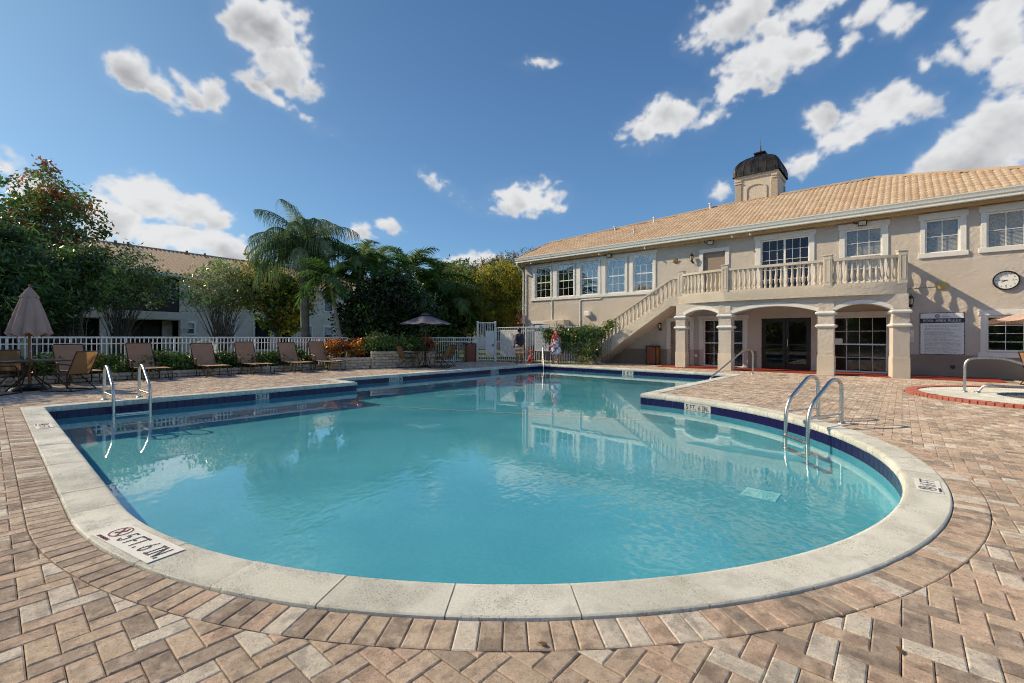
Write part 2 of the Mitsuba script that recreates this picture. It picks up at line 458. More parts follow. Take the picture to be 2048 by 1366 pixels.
def text(s, h, o, ex, ey, depth=0.003, bold=False, width=None, center=True):
    if (s, h, depth, bold) not in _text: _text[(s, h, depth, bold)] = VF(meshkit.text_mesh(s, h, depth, bold))
    v, f = _text[(s, h, depth, bold)]; v = v.copy()
    if width: v[:, 0] *= width / np.ptp(v[:, 0])
    if center: v[:, 0] -= (v[:, 0].max() + v[:, 0].min()) / 2; v[:, 1] -= (v[:, 1].max() + v[:, 1].min()) / 2
    return frame_to((v, f), o, ex, ey)

# ------------------------------------------------------------------ pool outline (water side), deck, coping
CX0, CY0, RP = 5.24, 4.55, 4.575
X0, X1, XS, XR = CX0 - RP, CX0 + RP, 6.85, 17.2
YN, YF1, YF2 = 4.55, 11.75, 13.1
arc = [(CX0 + RP * math.cos(a), CY0 + RP * math.sin(a)) for a in np.linspace(PI, 2 * PI, 145)]
OUT = [(X0, YF1)] + arc + [(XR, YN), (XR, YF2), (XS, YF2), (XS, YF1)]
pool = Polygon(OUT)
CW = 0.285                                    # coping width
ring = pool.buffer(CW, join_style=2, quad_segs=64)
soldier = ring.buffer(0.205, join_style=2, quad_segs=64)
SPA = (14.75, -2.45)
spa_out = Point(SPA).buffer(2.42, quad_segs=32)
red_zone = sbox(19.35, -2.6, 21.1, 8.35)
deck_area = Polygon([(-7, -7), (21.1, -9), (21.1, 11.6), (18.7, 11.3), (17.3, 17.4), (13, 17.9), (12, 17.0), (9.0, 17.45), (-7, 17.45)])


def in_view(x, y, m=2.6):
    yy = math.cos(YAW) * x + math.sin(YAW) * y; xx = math.sin(YAW) * x - math.cos(YAW) * y
    return yy > -0.6 and abs(xx) < yy * 1.16 + m


def depth_of(x, y): return math.cos(YAW) * x + math.sin(YAW) * y


def in_frame(x, y):
    yy = depth_of(x, y); xx = math.sin(YAW) * x - math.cos(YAW) * y
    return yy > 1.66 and abs(xx) < yy * 1.13


# ground with holes for the deck and the pool
solo('ground', 'flat ground of short lawn grass beyond the pool fence', 'ground', sheet(Polygon([(-900, -900), (900, -900), (900, 900), (-900, 900)], [list(deck_area.exterior.coords)]), -0.02), 'grass', kind='structure')
deck = thing('pool_deck', 'tan and brown brick paver deck laid in herringbone round the pool', 'pool deck', kind='structure')
put(deck, 'sand_bed', sheet(deck_area.difference(pool.buffer(CW - 0.02, join_style=2)), -0.012), 'sand')

BEV = 0.006


def paver_mesh(poly, z, tilt, bevel):
    """one paver from its outline (counterclockwise)"""
    c = np.array(poly); n = len(c)
    cen = c.mean(0)
    zt = z + (c - cen) @ tilt
    if not bevel:
        V = np.vstack([np.column_stack([c, zt]), np.column_stack([c, np.full(n, z - 0.02)])])
        F = [[0, i, i + 1] for i in range(1, n - 1)]
        for i in range(n):
            j = (i + 1) % n; F += [[i, i + n, j + n], [i, j + n, j]]
        return V, np.array(F)
    inner = []
    for i in range(n):
        a, b, d = c[i - 1], c[i], c[(i + 1) % n]
        e1 = (b - a) / (np.linalg.norm(b - a) + 1e-9); e2 = (d - b) / (np.linalg.norm(d - b) + 1e-9)
        n1, n2 = np.array([-e1[1], e1[0]]), np.array([-e2[1], e2[0]])
        k = 1 + n1 @ n2
        inner.append(b + (n1 + n2) / max(k, 0.4) * BEV)
    inner = np.array(inner)
    V = np.vstack([np.column_stack([inner, zt]), np.column_stack([c, zt - 0.004]), np.column_stack([c, np.full(n, z - 0.025)])])
    F = [[0, i, i + 1] for i in range(1, n - 1)]
    for o in (0, n):
        for i in range(n):
            j = (i + 1) % n; F += [[i + o, i + n + o, j + n + o], [i + o, j + n + o, j + o]]
    return V, np.array(F)


rng = np.random.default_rng(7)
G = 0.0018                                    # half joint
blocked = unary_union([soldier, spa_out.buffer(0.0), red_zone])
edge_zone = blocked.boundary.buffer(0.24)
from shapely.prepared import prep
p_block, p_edge, p_deck = prep(blocked), prep(edge_zone), prep(deck_area.buffer(-0.12))
bricks = []
for j in range(-70, 178):
    for i in range(-55, 211):
        k = (i - j) % 4
        if k == 0: a = (i, j, i + 2, j + 1)
        elif k == 3: a = (i, j, i + 1, j + 2)
        else: continue
        x0, y0, x1, y1 = [q * 0.1 for q in a]
        cx, cy = (x0 + x1) / 2, (y0 + y1) / 2
        if not in_view(cx, cy) or depth_of(cx, cy) > 24: continue
        pt = Point(cx, cy)
        if not p_deck.contains(pt): continue
        near = p_edge.contains(pt)
        if not near:
            if p_block.contains(pt): continue
            bricks.append([(x0 + G, y0 + G), (x1 - G, y0 + G), (x1 - G, y1 - G), (x0 + G, y1 - G)])
        else:
            g = sbox(x0 + G, y0 + G, x1 - G, y1 - G).difference(blocked.buffer(0.003))
            for q in (g.geoms if hasattr(g, 'geoms') else [g]):
                if q.area > 0.0008 and q.geom_type == 'Polygon':
                    q = q.simplify(0.002)
                    co = list(q.exterior.coords)[:-1]
                    if Polygon(co).exterior.is_ccw is False: co = co[::-1]
                    bricks.append(co)


def perimeter(closed_pts):
    p = np.array(closed_pts + [closed_pts[0]], float)
    s = np.concatenate([[0], np.cumsum(np.linalg.norm(np.diff(p, axis=0), axis=1))])
    return p, s


def offset_path(w):
    """each vertex of the outline moved outwards by w with mitred corners (outline runs counterclockwise, land lies right of it)"""
    p = np.array(OUT, float); n = len(p); o = []
    for i in range(n):
        a, b, c = p[i - 1], p[i], p[(i + 1) % n]
        e1 = (b - a) / np.linalg.norm(b - a); e2 = (c - b) / np.linalg.norm(c - b)
        n1, n2 = np.array([e1[1], -e1[0]]), np.array([e2[1], -e2[0]])
        o.append(b + (n1 + n2) / max(1 + n1 @ n2, 0.3) * w)
    return np.array(o)


corner_ids = [0, len(arc), len(arc) + 1, len(arc) + 2, len(arc) + 3, len(arc) + 4]   # true corners of the outline
corner_ids = [0, len(arc), len(arc) + 1, len(arc) + 2, len(arc) + 3, len(arc) + 4]


def runs():
    """the outline as runs of vertices between true corners"""
    n = len(OUT); ids = [0, len(arc)] + [len(arc) + k for k in (1, 2, 3, 4)]
    for a, b in zip(ids, ids[1:] + [n]):
        yield [q % n for q in range(a, b + 1)]


def along(run, offs, ts):
    """points at arclength ts along a run, for several offsets"""
    base = np.array([OUT[q] for q in run], float)
    s = np.concatenate([[0], np.cumsum(np.linalg.norm(np.diff(base, axis=0), axis=1))])
    return [np.column_stack([np.interp(ts, s, o[run][:, 0]), np.interp(ts, s, o[run][:, 1])]) for o in offs], s


# soldier course: bricks set end-on round the coping
oi, oo = offset_path(CW + 0.006), offset_path(CW + 0.203)
for run in runs():
    _, s = along(run, [oi], [0])
    L = s[-1]; n = max(1, round(L / 0.1015 * (1.04 if len(run) > 4 else 1)))
    cuts = np.linspace(0, L, n + 1)
    for a, b in zip(cuts[:-1], cuts[1:]):
        (pi_, po), _ = along(run, [oi, oo], np.array([a + G, b - G]))
        mid = (pi_[0] + po[1]) / 2
        if not in_view(*mid) or depth_of(*mid) > 24: continue
        q = [tuple(pi_[0]), tuple(po[0]), tuple(po[1]), tuple(pi_[1])]
        if not Polygon(q).exterior.is_ccw: q = q[::-1]
        if Polygon(q).area > 0.002: bricks.append(q)


def shown_area(q):
    q = np.array(q); c = q.mean(0)
    if not in_frame(*c): return 0
    Y = depth_of(q[:, 0], q[:, 1]) if False else math.cos(YAW) * q[:, 0] + math.sin(YAW) * q[:, 1]
    Xc = math.sin(YAW) * q[:, 0] - math.cos(YAW) * q[:, 1]
    if (Y < 0.5).any(): return 0
    u, v = Xc / Y, 1.3 / Y
    return abs(0.5 * np.sum(u * np.roll(v, -1) - v * np.roll(u, -1)))


order = sorted(range(len(bricks)), key=lambda i: -shown_area(bricks[i]))
rest_v, rest_f, rest_uv, off = [], [], [], 0
for rank, i in enumerate(order):
    q = bricks[i]
    d = depth_of(*np.mean(q, axis=0))
    V, F = paver_mesh(q, rng.uniform(-0.0018, 0.0012), rng.normal(0, 0.006, 2), d < 13)
    uv = np.tile(rng.random(2), (len(V), 1))
    if rank < 300:
        put(deck, 'paver', (V, F), 'paver', uv=uv)
    else:
        rest_v.append(V); rest_f.append(F + off); rest_uv.append(uv); off += len(V)
put(deck, 'paver_field', (np.vstack(rest_v), np.vstack(rest_f)), 'paver', uv=np.vstack(rest_uv), kind='stuff', label='brick pavers receding towards the clubhouse and the planter')

# ------------------------------------------------------------------ the pool itself
pk = thing('swimming_pool', 'turquoise swimming pool with a half round near end and pale stone coping', 'swimming pool', kind='structure')
ZW, ZF = -0.215, -0.62
put(pk, 'floor', sheet(pool.buffer(0.05, join_style=2), ZF), 'plaster')
wallv, wallf = [], []
n = len(OUT)
for i in range(n):
    a, b = OUT[i], OUT[(i + 1) % n]
    wallv += [[*a, ZF - 0.01], [*b, ZF - 0.01], [*b, -0.08], [*a, -0.08]]
    k = 4 * i; wallf += [[k, k + 1, k + 2], [k, k + 2, k + 3]]
put(pk, 'basin_wall', (np.array(wallv), np.array(wallf)), 'plaster')
# a raised line across the floor where it starts to fall away
ln = LineString([(6.7, 11.7), (9.9, 4.6)])
put(pk, 'floor_line', prism(ln.buffer(0.025), ZF, ZF + 0.008), 'grout', label='pale line across the pool floor')

ZC = 0.012
prof = [(-0.008, -0.085), (-0.02, -0.06), (-0.02, -0.025), (-0.012, -0.004), (0.002, ZC - 0.004), (0.02, ZC), (CW - 0.012, ZC), (CW - 0.003, ZC - 0.006), (CW, ZC - 0.02), (CW, -0.08)]
offs = [offset_path(o) for o, _ in prof]
stones = 0
for run in runs():
    _, s = along(run, offs[:1], [0])
    L = s[-1]; n = max(1, round(L / 0.60))
    cuts = np.linspace(0, L, n + 1)
    for a, b in zip(cuts[:-1], cuts[1:]):
        m = 7 if len(run) > 4 else 2
        ts = np.linspace(a + 0.0035, b - 0.0035, m)
        pts, _ = along(run, offs, ts)
        dz = rng.normal(0, 0.0012)
        R = [np.column_stack([p, np.full(m, z + dz)]) for p, (_, z) in zip(pts, prof)]
        V = np.vstack(R); F = []
        for r in range(len(R) - 1):
            for c in range(m - 1):
                k = r * m + c; F += [[k, k + m, k + m + 1], [k, k + m + 1, k + 1]]
        for c in (0, m - 1):
            ids = [r * m + c for r in range(len(R))]
            tri = [[ids[0], ids[r], ids[r + 1]] for r in range(1, len(ids) - 1)]
            F += tri if c == 0 else [t[::-1] for t in tri]
        F = np.array(F)[:, ::-1]
        put(pk, 'coping_stone', (V, F), 'coping', uv=np.tile(rng.random(2), (len(V), 1)))

# navy waterline tiles
ot = offset_path(0.004); ob = offset_path(0.012)
gm = []
tiles = []
for run in runs():
    base = np.array([OUT[q] for q in run]); 
    for a, b in zip(base[:-1], base[1:]):
        k = len(gm); gm.append((np.array([[*a, -0.245], [*b, -0.245], [*b, -0.075], [*a, -0.075]]), np.array([[0, 1, 2], [0, 2, 3]])))
    _, s = along(run, [ot], [0]); L = s[-1]; n = max(1, round(L / 0.152)); cuts = np.linspace(0, L, n + 1)
    oin = offset_path(-0.006)
    for a, b in zip(cuts[:-1], cuts[1:]):
        (p,), _ = along(run, [oin], np.array([a + 0.0035, b - 0.0035]))
        (q,), _ = along(run, [ot], np.array([a + 0.0035, b - 0.0035]))
        tiles.append((p, q))
put(pk, 'grout_band', cat(gm), 'grout')


def tile_seen(t):
    p = t[0].mean(0); e = t[0][1] - t[0][0]; nrm = np.array([-e[1], e[0]])      # towards the water
    if not in_frame(*p) or (-p) @ nrm < 0: return -1
    return np.linalg.norm(e) * abs(nrm @ p) / (depth_of(*p) ** 3)


tiles.sort(key=lambda t: -tile_seen(t))
restt = []
for r, (p, q) in enumerate(tiles):
    z0, z1 = -0.235, -0.084
    V = np.array([[*p[0], z0], [*p[1], z0], [*p[1], z1], [*p[0], z1], [*q[0], z0], [*q[1], z0], [*q[1], z1], [*q[0], z1]])
    F = np.array([[0, 1, 2], [0, 2, 3], [4, 0, 3], [4, 3, 7], [1, 5, 6], [1, 6, 2], [3, 2, 6], [3, 6, 7], [4, 5, 1], [4, 1, 0]])
    if r < 300: put(pk, 'waterline_tile', (V, F), 'pool_tile')
    else: restt.append((V, F))
if restt: put(pk, 'waterline_tile_band', cat(restt), 'pool_tile', kind='stuff')

# drain grate and floor light
dk = put(pk, 'drain_grate', cat([bx(6.02, 6.36, 1.12, 1.15, ZF, ZF + .006), bx(6.02, 6.36, 1.47, 1.5, ZF, ZF + .006), bx(6.02, 6.05, 1.15, 1.47, ZF, ZF + .006), bx(6.33, 6.36, 1.15, 1.47, ZF, ZF + .006)]), 'pale_plaster', label='pale square drain grate on the pool floor')
for q in range(6): put(dk, 'slat', bx(6.075 + q * 0.045, 6.10 + q * 0.045, 1.15, 1.47, ZF, ZF + .005), 'pale_plaster')

# rippled water surface: finer near the eye
def water_grid(poly, z, seed):
    x0, y0, x1, y1 = poly.bounds
    step = 0.045
    def axis(a, b, near): return np.concatenate([np.arange(a - step, near, 0.0145), np.arange(near, b + 2 * step, step)])
    xs, ys = axis(x0, x1, 5.6), axis(y0, y1, 4.8)
    X, Y = np.meshgrid(xs, ys, indexing='ij')
    D = np.hypot(X, Y)
    q = np.stack([X, Y, X * 0], -1)
    wx = X + 0.25 * meshkit.noise(q * 1.5, seed); wy = Y + 0.25 * meshkit.noise(q * 1.5 + 9, seed)
    w = np.stack([wx * 4.2 + wy * 1.5, wy * 9.5 - wx * 2.0, X * 0], -1)
    h = 0.0070 * (meshkit.fbm(w, 2, seed) - 0.5) + 0.0025 * (meshkit.fbm(q * 1.1, 2, seed + 5) - 0.5)
    fine = meshkit.noise(np.stack([wx * 17 + wy * 6, wy * 24 - wx * 7, X * 0], -1), seed + 2) + 0.6 * meshkit.noise(np.stack([wx * 29 - wy * 11, wy * 27 + wx * 9, X * 0], -1), seed + 4) - 0.8
    calm = np.clip(1.3 - D / 4.6, 0.05, 1) * (0.35 + 0.9 * meshkit.noise(q * 0.45, seed + 9))
    h = h * calm
    h = h + 0.0036 * fine * np.clip(1.2 - D / 5.5, 0, 1)
    Z = z + h
    import shapely
    ins = shapely.contains_xy(poly.buffer(step * 1.5), X, Y)
    idx = np.arange(X.size).reshape(X.shape)
    ok = ins[:-1, :-1] & ins[1:, :-1] & ins[1:, 1:] & ins[:-1, 1:]
    a, b, c, d = idx[:-1, :-1][ok], idx[1:, :-1][ok], idx[1:, 1:][ok], idx[:-1, 1:][ok]
    F = np.vstack([np.stack([a, b, c], 1), np.stack([a, c, d], 1)])
    u, inv = np.unique(F, return_inverse=True)
    V = np.stack([X, Y, Z], -1).reshape(-1, 3)[u]
    return V, inv.reshape(-1, 3)


solo('water', 'clear turquoise pool water with small ripples mirroring the clubhouse', 'water', water_grid(pool, ZW, 3), 'water', smooth=True, kind='structure')


# ------------------------------------------------------------------ depth markers
def plate_on_coping(c, tang, inward, txt, w, h, nodive=True, tw=None, lab=None, ringm='red_ink'):
    ex, ey = np.array([*tang, 0.0]), np.array([*inward, 0.0])
    o = np.array([c[0], c[1], ZC + 0.0035])
    k = put(pk, 'depth_marker', frame_to(bx(-w / 2, w / 2, -h / 2, h / 2, 0, 0.0015), o, ex, ey), 'plate', label=lab)
    o2 = o + np.array([0, 0, 0.0022])
    x = -w / 2 + h * 0.58
    if nodive:
        a = np.linspace(0, 2 * PI, 33)
        r1, r2 = h * 0.34, h * 0.295
        ringp = Polygon(np.stack([r1 * np.cos(a), r1 * np.sin(a)], 1), [np.stack([r2 * np.cos(a), r2 * np.sin(a)], 1)])
        bar = LineString([(-r1 * .7, r1 * .7), (r1 * .7, -r1 * .7)]).buffer(h * 0.035)
        put(k, 'no_diving_ring', frame_to(move(prism(unary_union([ringp, bar]), 0, 0.002), (x, h * 0.06, 0)), o2, ex, ey), ringm)
        fig = unary_union([Point(-.08 * h, -.10 * h).buffer(.05 * h), LineString([(-.05 * h, -.05 * h), (.08 * h, .12 * h)]).buffer(.035 * h), LineString([(.08 * h, .12 * h), (.02 * h, .22 * h)]).buffer(.028 * h)])
        put(k, 'diver_figure', frame_to(move(prism(fig, 0, 0.002), (x, h * 0.06, 0)), o2 + np.array([0, 0, .0006]), ex, ey), 'ink')
        put(k, 'small_lettering', text('NO DIVING', h * 0.10, o2 + ex * x - ey * h * 0.41, ex, ey, 0.002), ringm)
    tw = tw or w - (h * 1.25 if nodive else h * 0.3)
    put(k, 'lettering', text(txt, h * 0.58, o2 + ex * ((w - tw) / 2 - h * 0.12), ex, ey, 0.002, False, width=tw), 'ink')


def polar(deg, r): return (CX0 + r * math.cos(rad(deg)), CY0 + r * math.sin(rad(deg)))


def circle_marker(deg, txt, w, h, nd, lab, ringm='red_ink'):
    d = rad(deg)
    plate_on_coping(polar(deg, RP + CW * 0.52), (-math.sin(d), math.cos(d)), (-math.cos(d), -math.sin(d)), txt, w, h, nd, lab=lab, ringm=ringm)


circle_marker(191.5, '5 FT. 6 IN.', 0.74, 0.195, True, 'white depth marker reading 5 FT. 6 IN. with a no diving symbol')
circle_marker(271.5, '6 FT', 0.42, 0.17, True, 'white depth marker reading 6 FT near the right ladder', 'ink')
plate_on_coping((X0 - CW * 0.5, 9.25), (0, -1), (1, 0), '5 FT', 0.50, 0.17, True, lab='small white depth marker near the far left corner')


def wall_marker(p, tang, txt, w, lab):
    """tang runs left to right as seen from the water"""
    ex = np.array([*tang, 0.0]); ey = np.array([0, 0, 1.0]); nz = np.cross(ex, ey)
    o = np.array([p[0], p[1], -0.158]) + nz * 0.012
    k = put(pk, 'tile_marker', frame_to(bx(-w / 2, w / 2, -0.072, 0.072, 0, 0.006), o, ex, ey), 'grout', label=lab)
    put(k, 'lettering', text(txt, 0.095, o + nz * 0.0075, ex, ey, 0.003, True, width=w * 0.86), 'ink')


a0 = rad(-17.0)
wall_marker((CX0 + RP * math.cos(a0), CY0 + RP * math.sin(a0)), (math.sin(a0), -math.cos(a0)), '5 FT. 6 IN.', 0.62, 'white tile marker reading 5 FT. 6 IN. in the navy tiles near the right ladder')
wall_marker((4.35, YF1), (1, 0), '5 FT', 0.30, 'white tile marker reading 5 FT by the left ladder')
wall_marker((9.1, YF2), (1, 0), '5 FT 6 IN', 0.55, 'white tile marker on the far edge before the parasol table')
wall_marker((14.05, YF2), (1, 0), '5 FT 6 IN', 0.5, 'white tile marker on the far edge before the gate')
wall_marker((XR, 8.55), (0, -1), '5 FT', 0.5, 'white tile marker on the far right edge')

# ------------------------------------------------------------------ spa
sk = thing('spa', 'round spa with a raised red brick rim and dark green water beside the clubhouse', 'spa')
sx, sy = SPA
nb = 118
for i in range(nb):
    a, b = 2 * PI * i / nb + 0.004, 2 * PI * (i + 1) / nb - 0.004
    if not in_view(sx + 2.3 * math.cos(a), sy + 2.3 * math.sin(a), 1.5): continue
    q = [(sx + r * math.cos(t), sy + r * math.sin(t)) for r, t in ((2.18, a), (2.40, a), (2.40, b), (2.18, b))]
    V, F = paver_mesh(q, 0.065 + rng.normal(0, .0015), np.zeros(2), True); V[8:, 2] = -0.01
    put(sk, 'rim_brick', (V, F), 'red_brick')
put(sk, 'rim_bed', prism(Point(sx, sy).buffer(2.36).difference(Point(sx, sy).buffer(2.2)), -0.01, 0.055), 'sand')
put(sk, 'spa_deck', prism(Point(sx, sy).buffer(2.18, 32).difference(Point(sx, sy - .15).buffer(1.25, 32)), 0.0, 0.040), 'coping', uv=None)
put(sk, 'spa_coping', prism(Point(sx, sy - .15).buffer(1.25, 32).difference(Point(sx, sy - .15).buffer(1.0, 32)), 0.0, 0.055), 'coping')
put(sk, 'spa_shell', cat([prism(Point(sx, sy - .15).buffer(1.04, 32).difference(Point(sx, sy - .15).buffer(1.0, 32)), -0.5, 0.05), prism(Point(sx, sy - .15).buffer(1.04, 32), -0.52, -0.5)]), 'spa_shell')
put(sk, 'spa_water', sheet(Point(sx, sy - .15).buffer(1.0, 32), 0.0), 'spa_water')

# ------------------------------------------------------------------ ladders and rails
R48 = 0.027


def flange(x, y, z=0.0): return move(lathe([(0.0, z + .028), (0.03, z + .026), (0.055, z + .012), (0.06, z)], 16), (x, y, 0))


def ladder(a, b, inward, lab, top=0.70, front=0.95, low=-0.44, cut=0.34, fl=0.0):
    k = thing('pool_ladder', lab, 'pool ladder', 'ladders at the pool edge')
    for p in (a, b):
        p = np.array([p[0], p[1], 0.0]); iv = np.array([*inward, 0.0])
        pts = bend([p + (0, 0, fl), p + (0, 0, top), p + iv * 0.26 + (0, 0, top + 0.05), p + iv * front + (0, 0, 0.28), p + iv * (front + 0.03) + (0, 0, low)], [0.15, 0.15, 0.2], 8)
        rl = put(k, 'rail', tube(pts, R48, 14), 'steel', smooth=60)
        i = np.argmin(abs(pts[len(pts) // 2:, 2] - 0.15)) + len(pts) // 2
        put(rl, 'brace', tube([p + (0, 0, 0.15), [*(p[:2] + iv[:2] * (front + .005)), 0.15]], 0.016, 10), 'steel', smooth=60)
        put(rl, 'flange', move(flange(0, 0), (p[0], p[1], fl)), 'steel', smooth=50)
    for z in (-0.20, -0.40):
        pa = np.array([*a, 0]) + np.array([*inward, 0]) * (front + 0.05); pb = np.array([*b, 0]) + np.array([*inward, 0]) * (front + 0.05)
        put(k, 'step', cat([bbx(-0.5 * np.linalg.norm(pb - pa), 0.5 * np.linalg.norm(pb - pa), -0.045, 0.045, -0.012, 0.012, .004)]) if False else
            frame_to(bbx(-0.5 * np.linalg.norm(pb - pa) + .02, 0.5 * np.linalg.norm(pb - pa) - .02, -0.045, 0.045, -0.012, 0.012, .004), (pa + pb) / 2 + (0, 0, z), (pb - pa) / np.linalg.norm(pb - pa), np.cross([0, 0, 1], (pb - pa) / np.linalg.norm(pb - pa))), 'steel')


ladder((8.50, 0.70), (8.945, 1.05), (-0.935, 0.36), 'steel pool ladder with two looped rails on the curved right edge', 0.64, 0.88)
ladder((1.55, 12.28), (2.10, 12.25), (0.02, -1.0), 'steel pool ladder with two looped rails by the far left corner', 0.65, 0.88)


def handrail(name, lab, pts, rr, extra=None, base=()):
    k = thing(name, lab, 'handrail')
    put(k, 'rail', tube(bend(pts, rr, 8), R48, 14), 'steel', smooth=60)
    for q in base: put(k, 'flange', move(flange(0, 0), q), 'steel', smooth=50)
    if extra is not None: put(k, 'lower_rail', tube(bend(extra[0], extra[1], 8), R48, 14), 'steel', smooth=60)


handrail('stair_handrail', 'single steel handrail sloping into the water near the clubhouse columns', [(17.9, 4.06, 0), (17.9, 4.06, 0.86), (17.35, 4.18, 0.90), (15.3, 4.72, -0.02), (15.28, 4.78, -0.6)], [0.2, 0.2, 0.12], base=[(17.9, 4.06, 0.0)])
handrail('corner_handrail', 'thin steel handrail at the far pool corner before the rules sign', [(17.78, 13.35, 0), (17.78, 13.35, 0.86), (17.6, 13.2, 0.90), (16.9, 12.65, -0.02), (16.88, 12.62, -0.6)], [0.12, 0.12, 0.12], base=[(17.78, 13.35, 0.0)])
handrail('spa_handrail', 'wide bent steel handrail standing at the spa', [(14.92, -1.1, 0.05), (14.92, -1.1, 0.84), (15.1, -1.75, 0.86), (14.95, -2.75, 0.42), (14.92, -3.1, -0.2)], [0.22, 0.22, 0.2],
         extra=([(15.0, -1.32, 0.05), (15.0, -1.42, 0.22), (15.0, -2.6, 0.22), (15.0, -3.0, 0.1)], [0.16, 0.16]), base=[(14.92, -1.1, 0.055), (15.0, -1.32, 0.055)])

for lab, x, y, a in (('tiny dry brown leaf lying on the pavers at the lower right', 2.47, 0.005, .4), ('small dark curled leaf lying on the border pavers at the bottom centre', 1.53, 1.14, 1.9)):
    lf = Polygon([(-.022, 0), (-.008, .010), (.010, .009), (.024, .001), (.010, -.008), (-.008, -.009)])
    v, f = prism(lf, 0.004, 0.006); v = v + np.array([0, 0, 1.0]) * (np.abs(v[:, 1:2]) * .5 + v[:, :1] * .12)
    solo('fallen_leaf', lab, 'leaf', move((v, f), (x, y, .002), a), 'bronze')

# ------------------------------------------------------------------ clubhouse
XW, YL, YR_, ZE = 21.1, 17.2, -7.2, 5.62
ck = thing('clubhouse', 'two storey beige stucco clubhouse with tiled roof, balcony and black domed cupola', 'building')
holes = []


def hole(y0, y1, z0, z1): holes.append(sbox(min(y0, y1), z0, max(y0, y1), z1))


def bars_window(y1, y0, z0, z1, cols, rows, glass='glass', thick_h=(), thick_v=(), x=XW, name='window', trim=None, blindm=None, split=None, fr=0.05, lab=None, sash='white', fill_dark=True):
    """y1 > y0; opening from z0 to z1; muntin grid cols x rows; trim = (yl, yr, zb, zt) outer edges of the surround"""
    k = key_for(f'{ck}__{name}')
    hole(y0, y1, z0, z1)
    scene[k] = ply(cat([bx(x + .03, x + .10, y0, y0 + fr, z0, z1), bx(x + .03, x + .10, y1 - fr, y1, z0, z1), bx(x + .03, x + .10, y0 + fr, y1 - fr, z1 - fr, z1), bx(x + .03, x + .10, y0 + fr, y1 - fr, z0, z0 + fr)]), sash)
    if lab: labels[k] = {'label': lab}
    put(k, 'pane', bx(x + .068, x + .072, y0 + fr, y1 - fr, z0 + fr, z1 - fr) if glass not in ('glass', 'mirror_glass') else
        (np.array([[x + .07, y0 + fr, z0 + fr], [x + .07, y1 - fr, z0 + fr], [x + .07, y1 - fr, z1 - fr], [x + .07, y0 + fr, z1 - fr]]), np.array([[0, 2, 1], [0, 3, 2]])), glass)
    ya, yb, za, zb = y0 + fr, y1 - fr, z0 + fr, z1 - fr
    for c in range(1, cols):
        y = ya + (yb - ya) * c / cols; w = 0.035 if c in thick_v else 0.008
        put(k, 'muntin', bx(x + .052, x + .066, y - w, y + w, za, zb), sash)
    for r in range(1, rows):
        z = za + (zb - za) * r / rows; w = 0.024 if r in thick_h else 0.008
        put(k, 'muntin', bx(x + (.050 if r in thick_h else .054), x + .0665, ya, yb, z - w, z + w), sash)
    if blindm:
        zs = np.arange(za + 0.02, zb, 0.042)
        put(k, 'blind', cat([(np.array([[x + .125, ya, z - .016], [x + .125, yb, z - .016], [x + .150, yb, z + .016], [x + .150, ya, z + .016]]), np.array([[0, 1, 2], [0, 2, 3]])) for z in zs] + [bx(x + .156, x + .158, ya, yb, za, zb)]), blindm, kind='stuff')
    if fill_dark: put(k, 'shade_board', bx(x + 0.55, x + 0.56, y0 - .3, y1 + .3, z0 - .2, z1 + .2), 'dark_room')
    if trim:
        yl, yr, zb_, zt, sill = trim
        p = 0.045
        put(k, 'head_trim', bbx(x - p - .012, x + .02, yr - .05, yl + .05, z1 + .02, zt, .008), 'trim')
        put(k, 'jamb_trim', bbx(x - p, x + .02, y1, yl, zb_ + (0.12 if sill else 0), z1 + .02, .006), 'trim')
        put(k, 'jamb_trim', bbx(x - p, x + .02, yr, y0, zb_ + (0.12 if sill else 0), z1 + .02, .006), 'trim')
        if sill: put(k, 'sill', bbx(x - p - .02, x + .02, yr - .05, yl + .05, zb_, zb_ + .16, .008), 'trim')
    return k


ord5 = ['first', 'second', 'third', 'fourth', 'fifth']
for i, (g1, g0, t1, t0) in enumerate([(16.39, 15.33, 16.64, 15.25), (14.81, 13.77, 15.10, 13.64), (13.26, 12.22, 13.54, 12.05), (11.72, 10.67, 11.96, 10.52), (10.18, 9.20, 10.40, 9.03)]):
    k = bars_window(g1 + .03, g0 - .03, 3.58, 5.36, 3, 4, 'mirror_glass', thick_h=(2,), trim=(t1, t0, 3.42, 5.55, True), fill_dark=False, sash='white')
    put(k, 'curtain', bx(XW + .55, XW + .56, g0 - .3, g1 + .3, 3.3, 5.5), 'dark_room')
bars_window(4.49, 2.78, 3.25, 5.34, 6, 5, 'blue_glass', thick_v=(3,), trim=(4.69, 2.61, 3.1, 5.56, False), fill_dark=False, lab='wide dark blue window above the balcony')
bars_window(1.65, 0.56, 3.35, 5.35, 3, 4, 'glass', thick_h=(2,), trim=(1.82, 0.39, 3.2, 5.57, False), blindm='blind', lab='window with drawn blind at the right end of the balcony')
bars_window(-0.58, -1.44, 4.20, 5.34, 2, 2, 'glass', trim=(-0.46, -1.59, 4.05, 5.57, True), blindm='blind', lab='square blinded window above the rules sign')
bars_window(-2.05, -3.30, 4.20, 5.36, 3, 2, 'glass', trim=(-1.92, -3.45, 4.07, 5.59, True), blindm='blind', lab='blinded window above the clock')
bars_window(-2.05, -3.30, 0.88, 2.02, 3, 4, 'mirror_glass', trim=(-1.91, -3.45, 0.69, 2.21, True), lab='ground floor window beside the pink parasol')
bars_window(-4.4, -5.6, 4.20, 5.36, 3, 2, 'glass', trim=(-4.26, -5.74, 4.07, 5.59, True), blindm='blind')
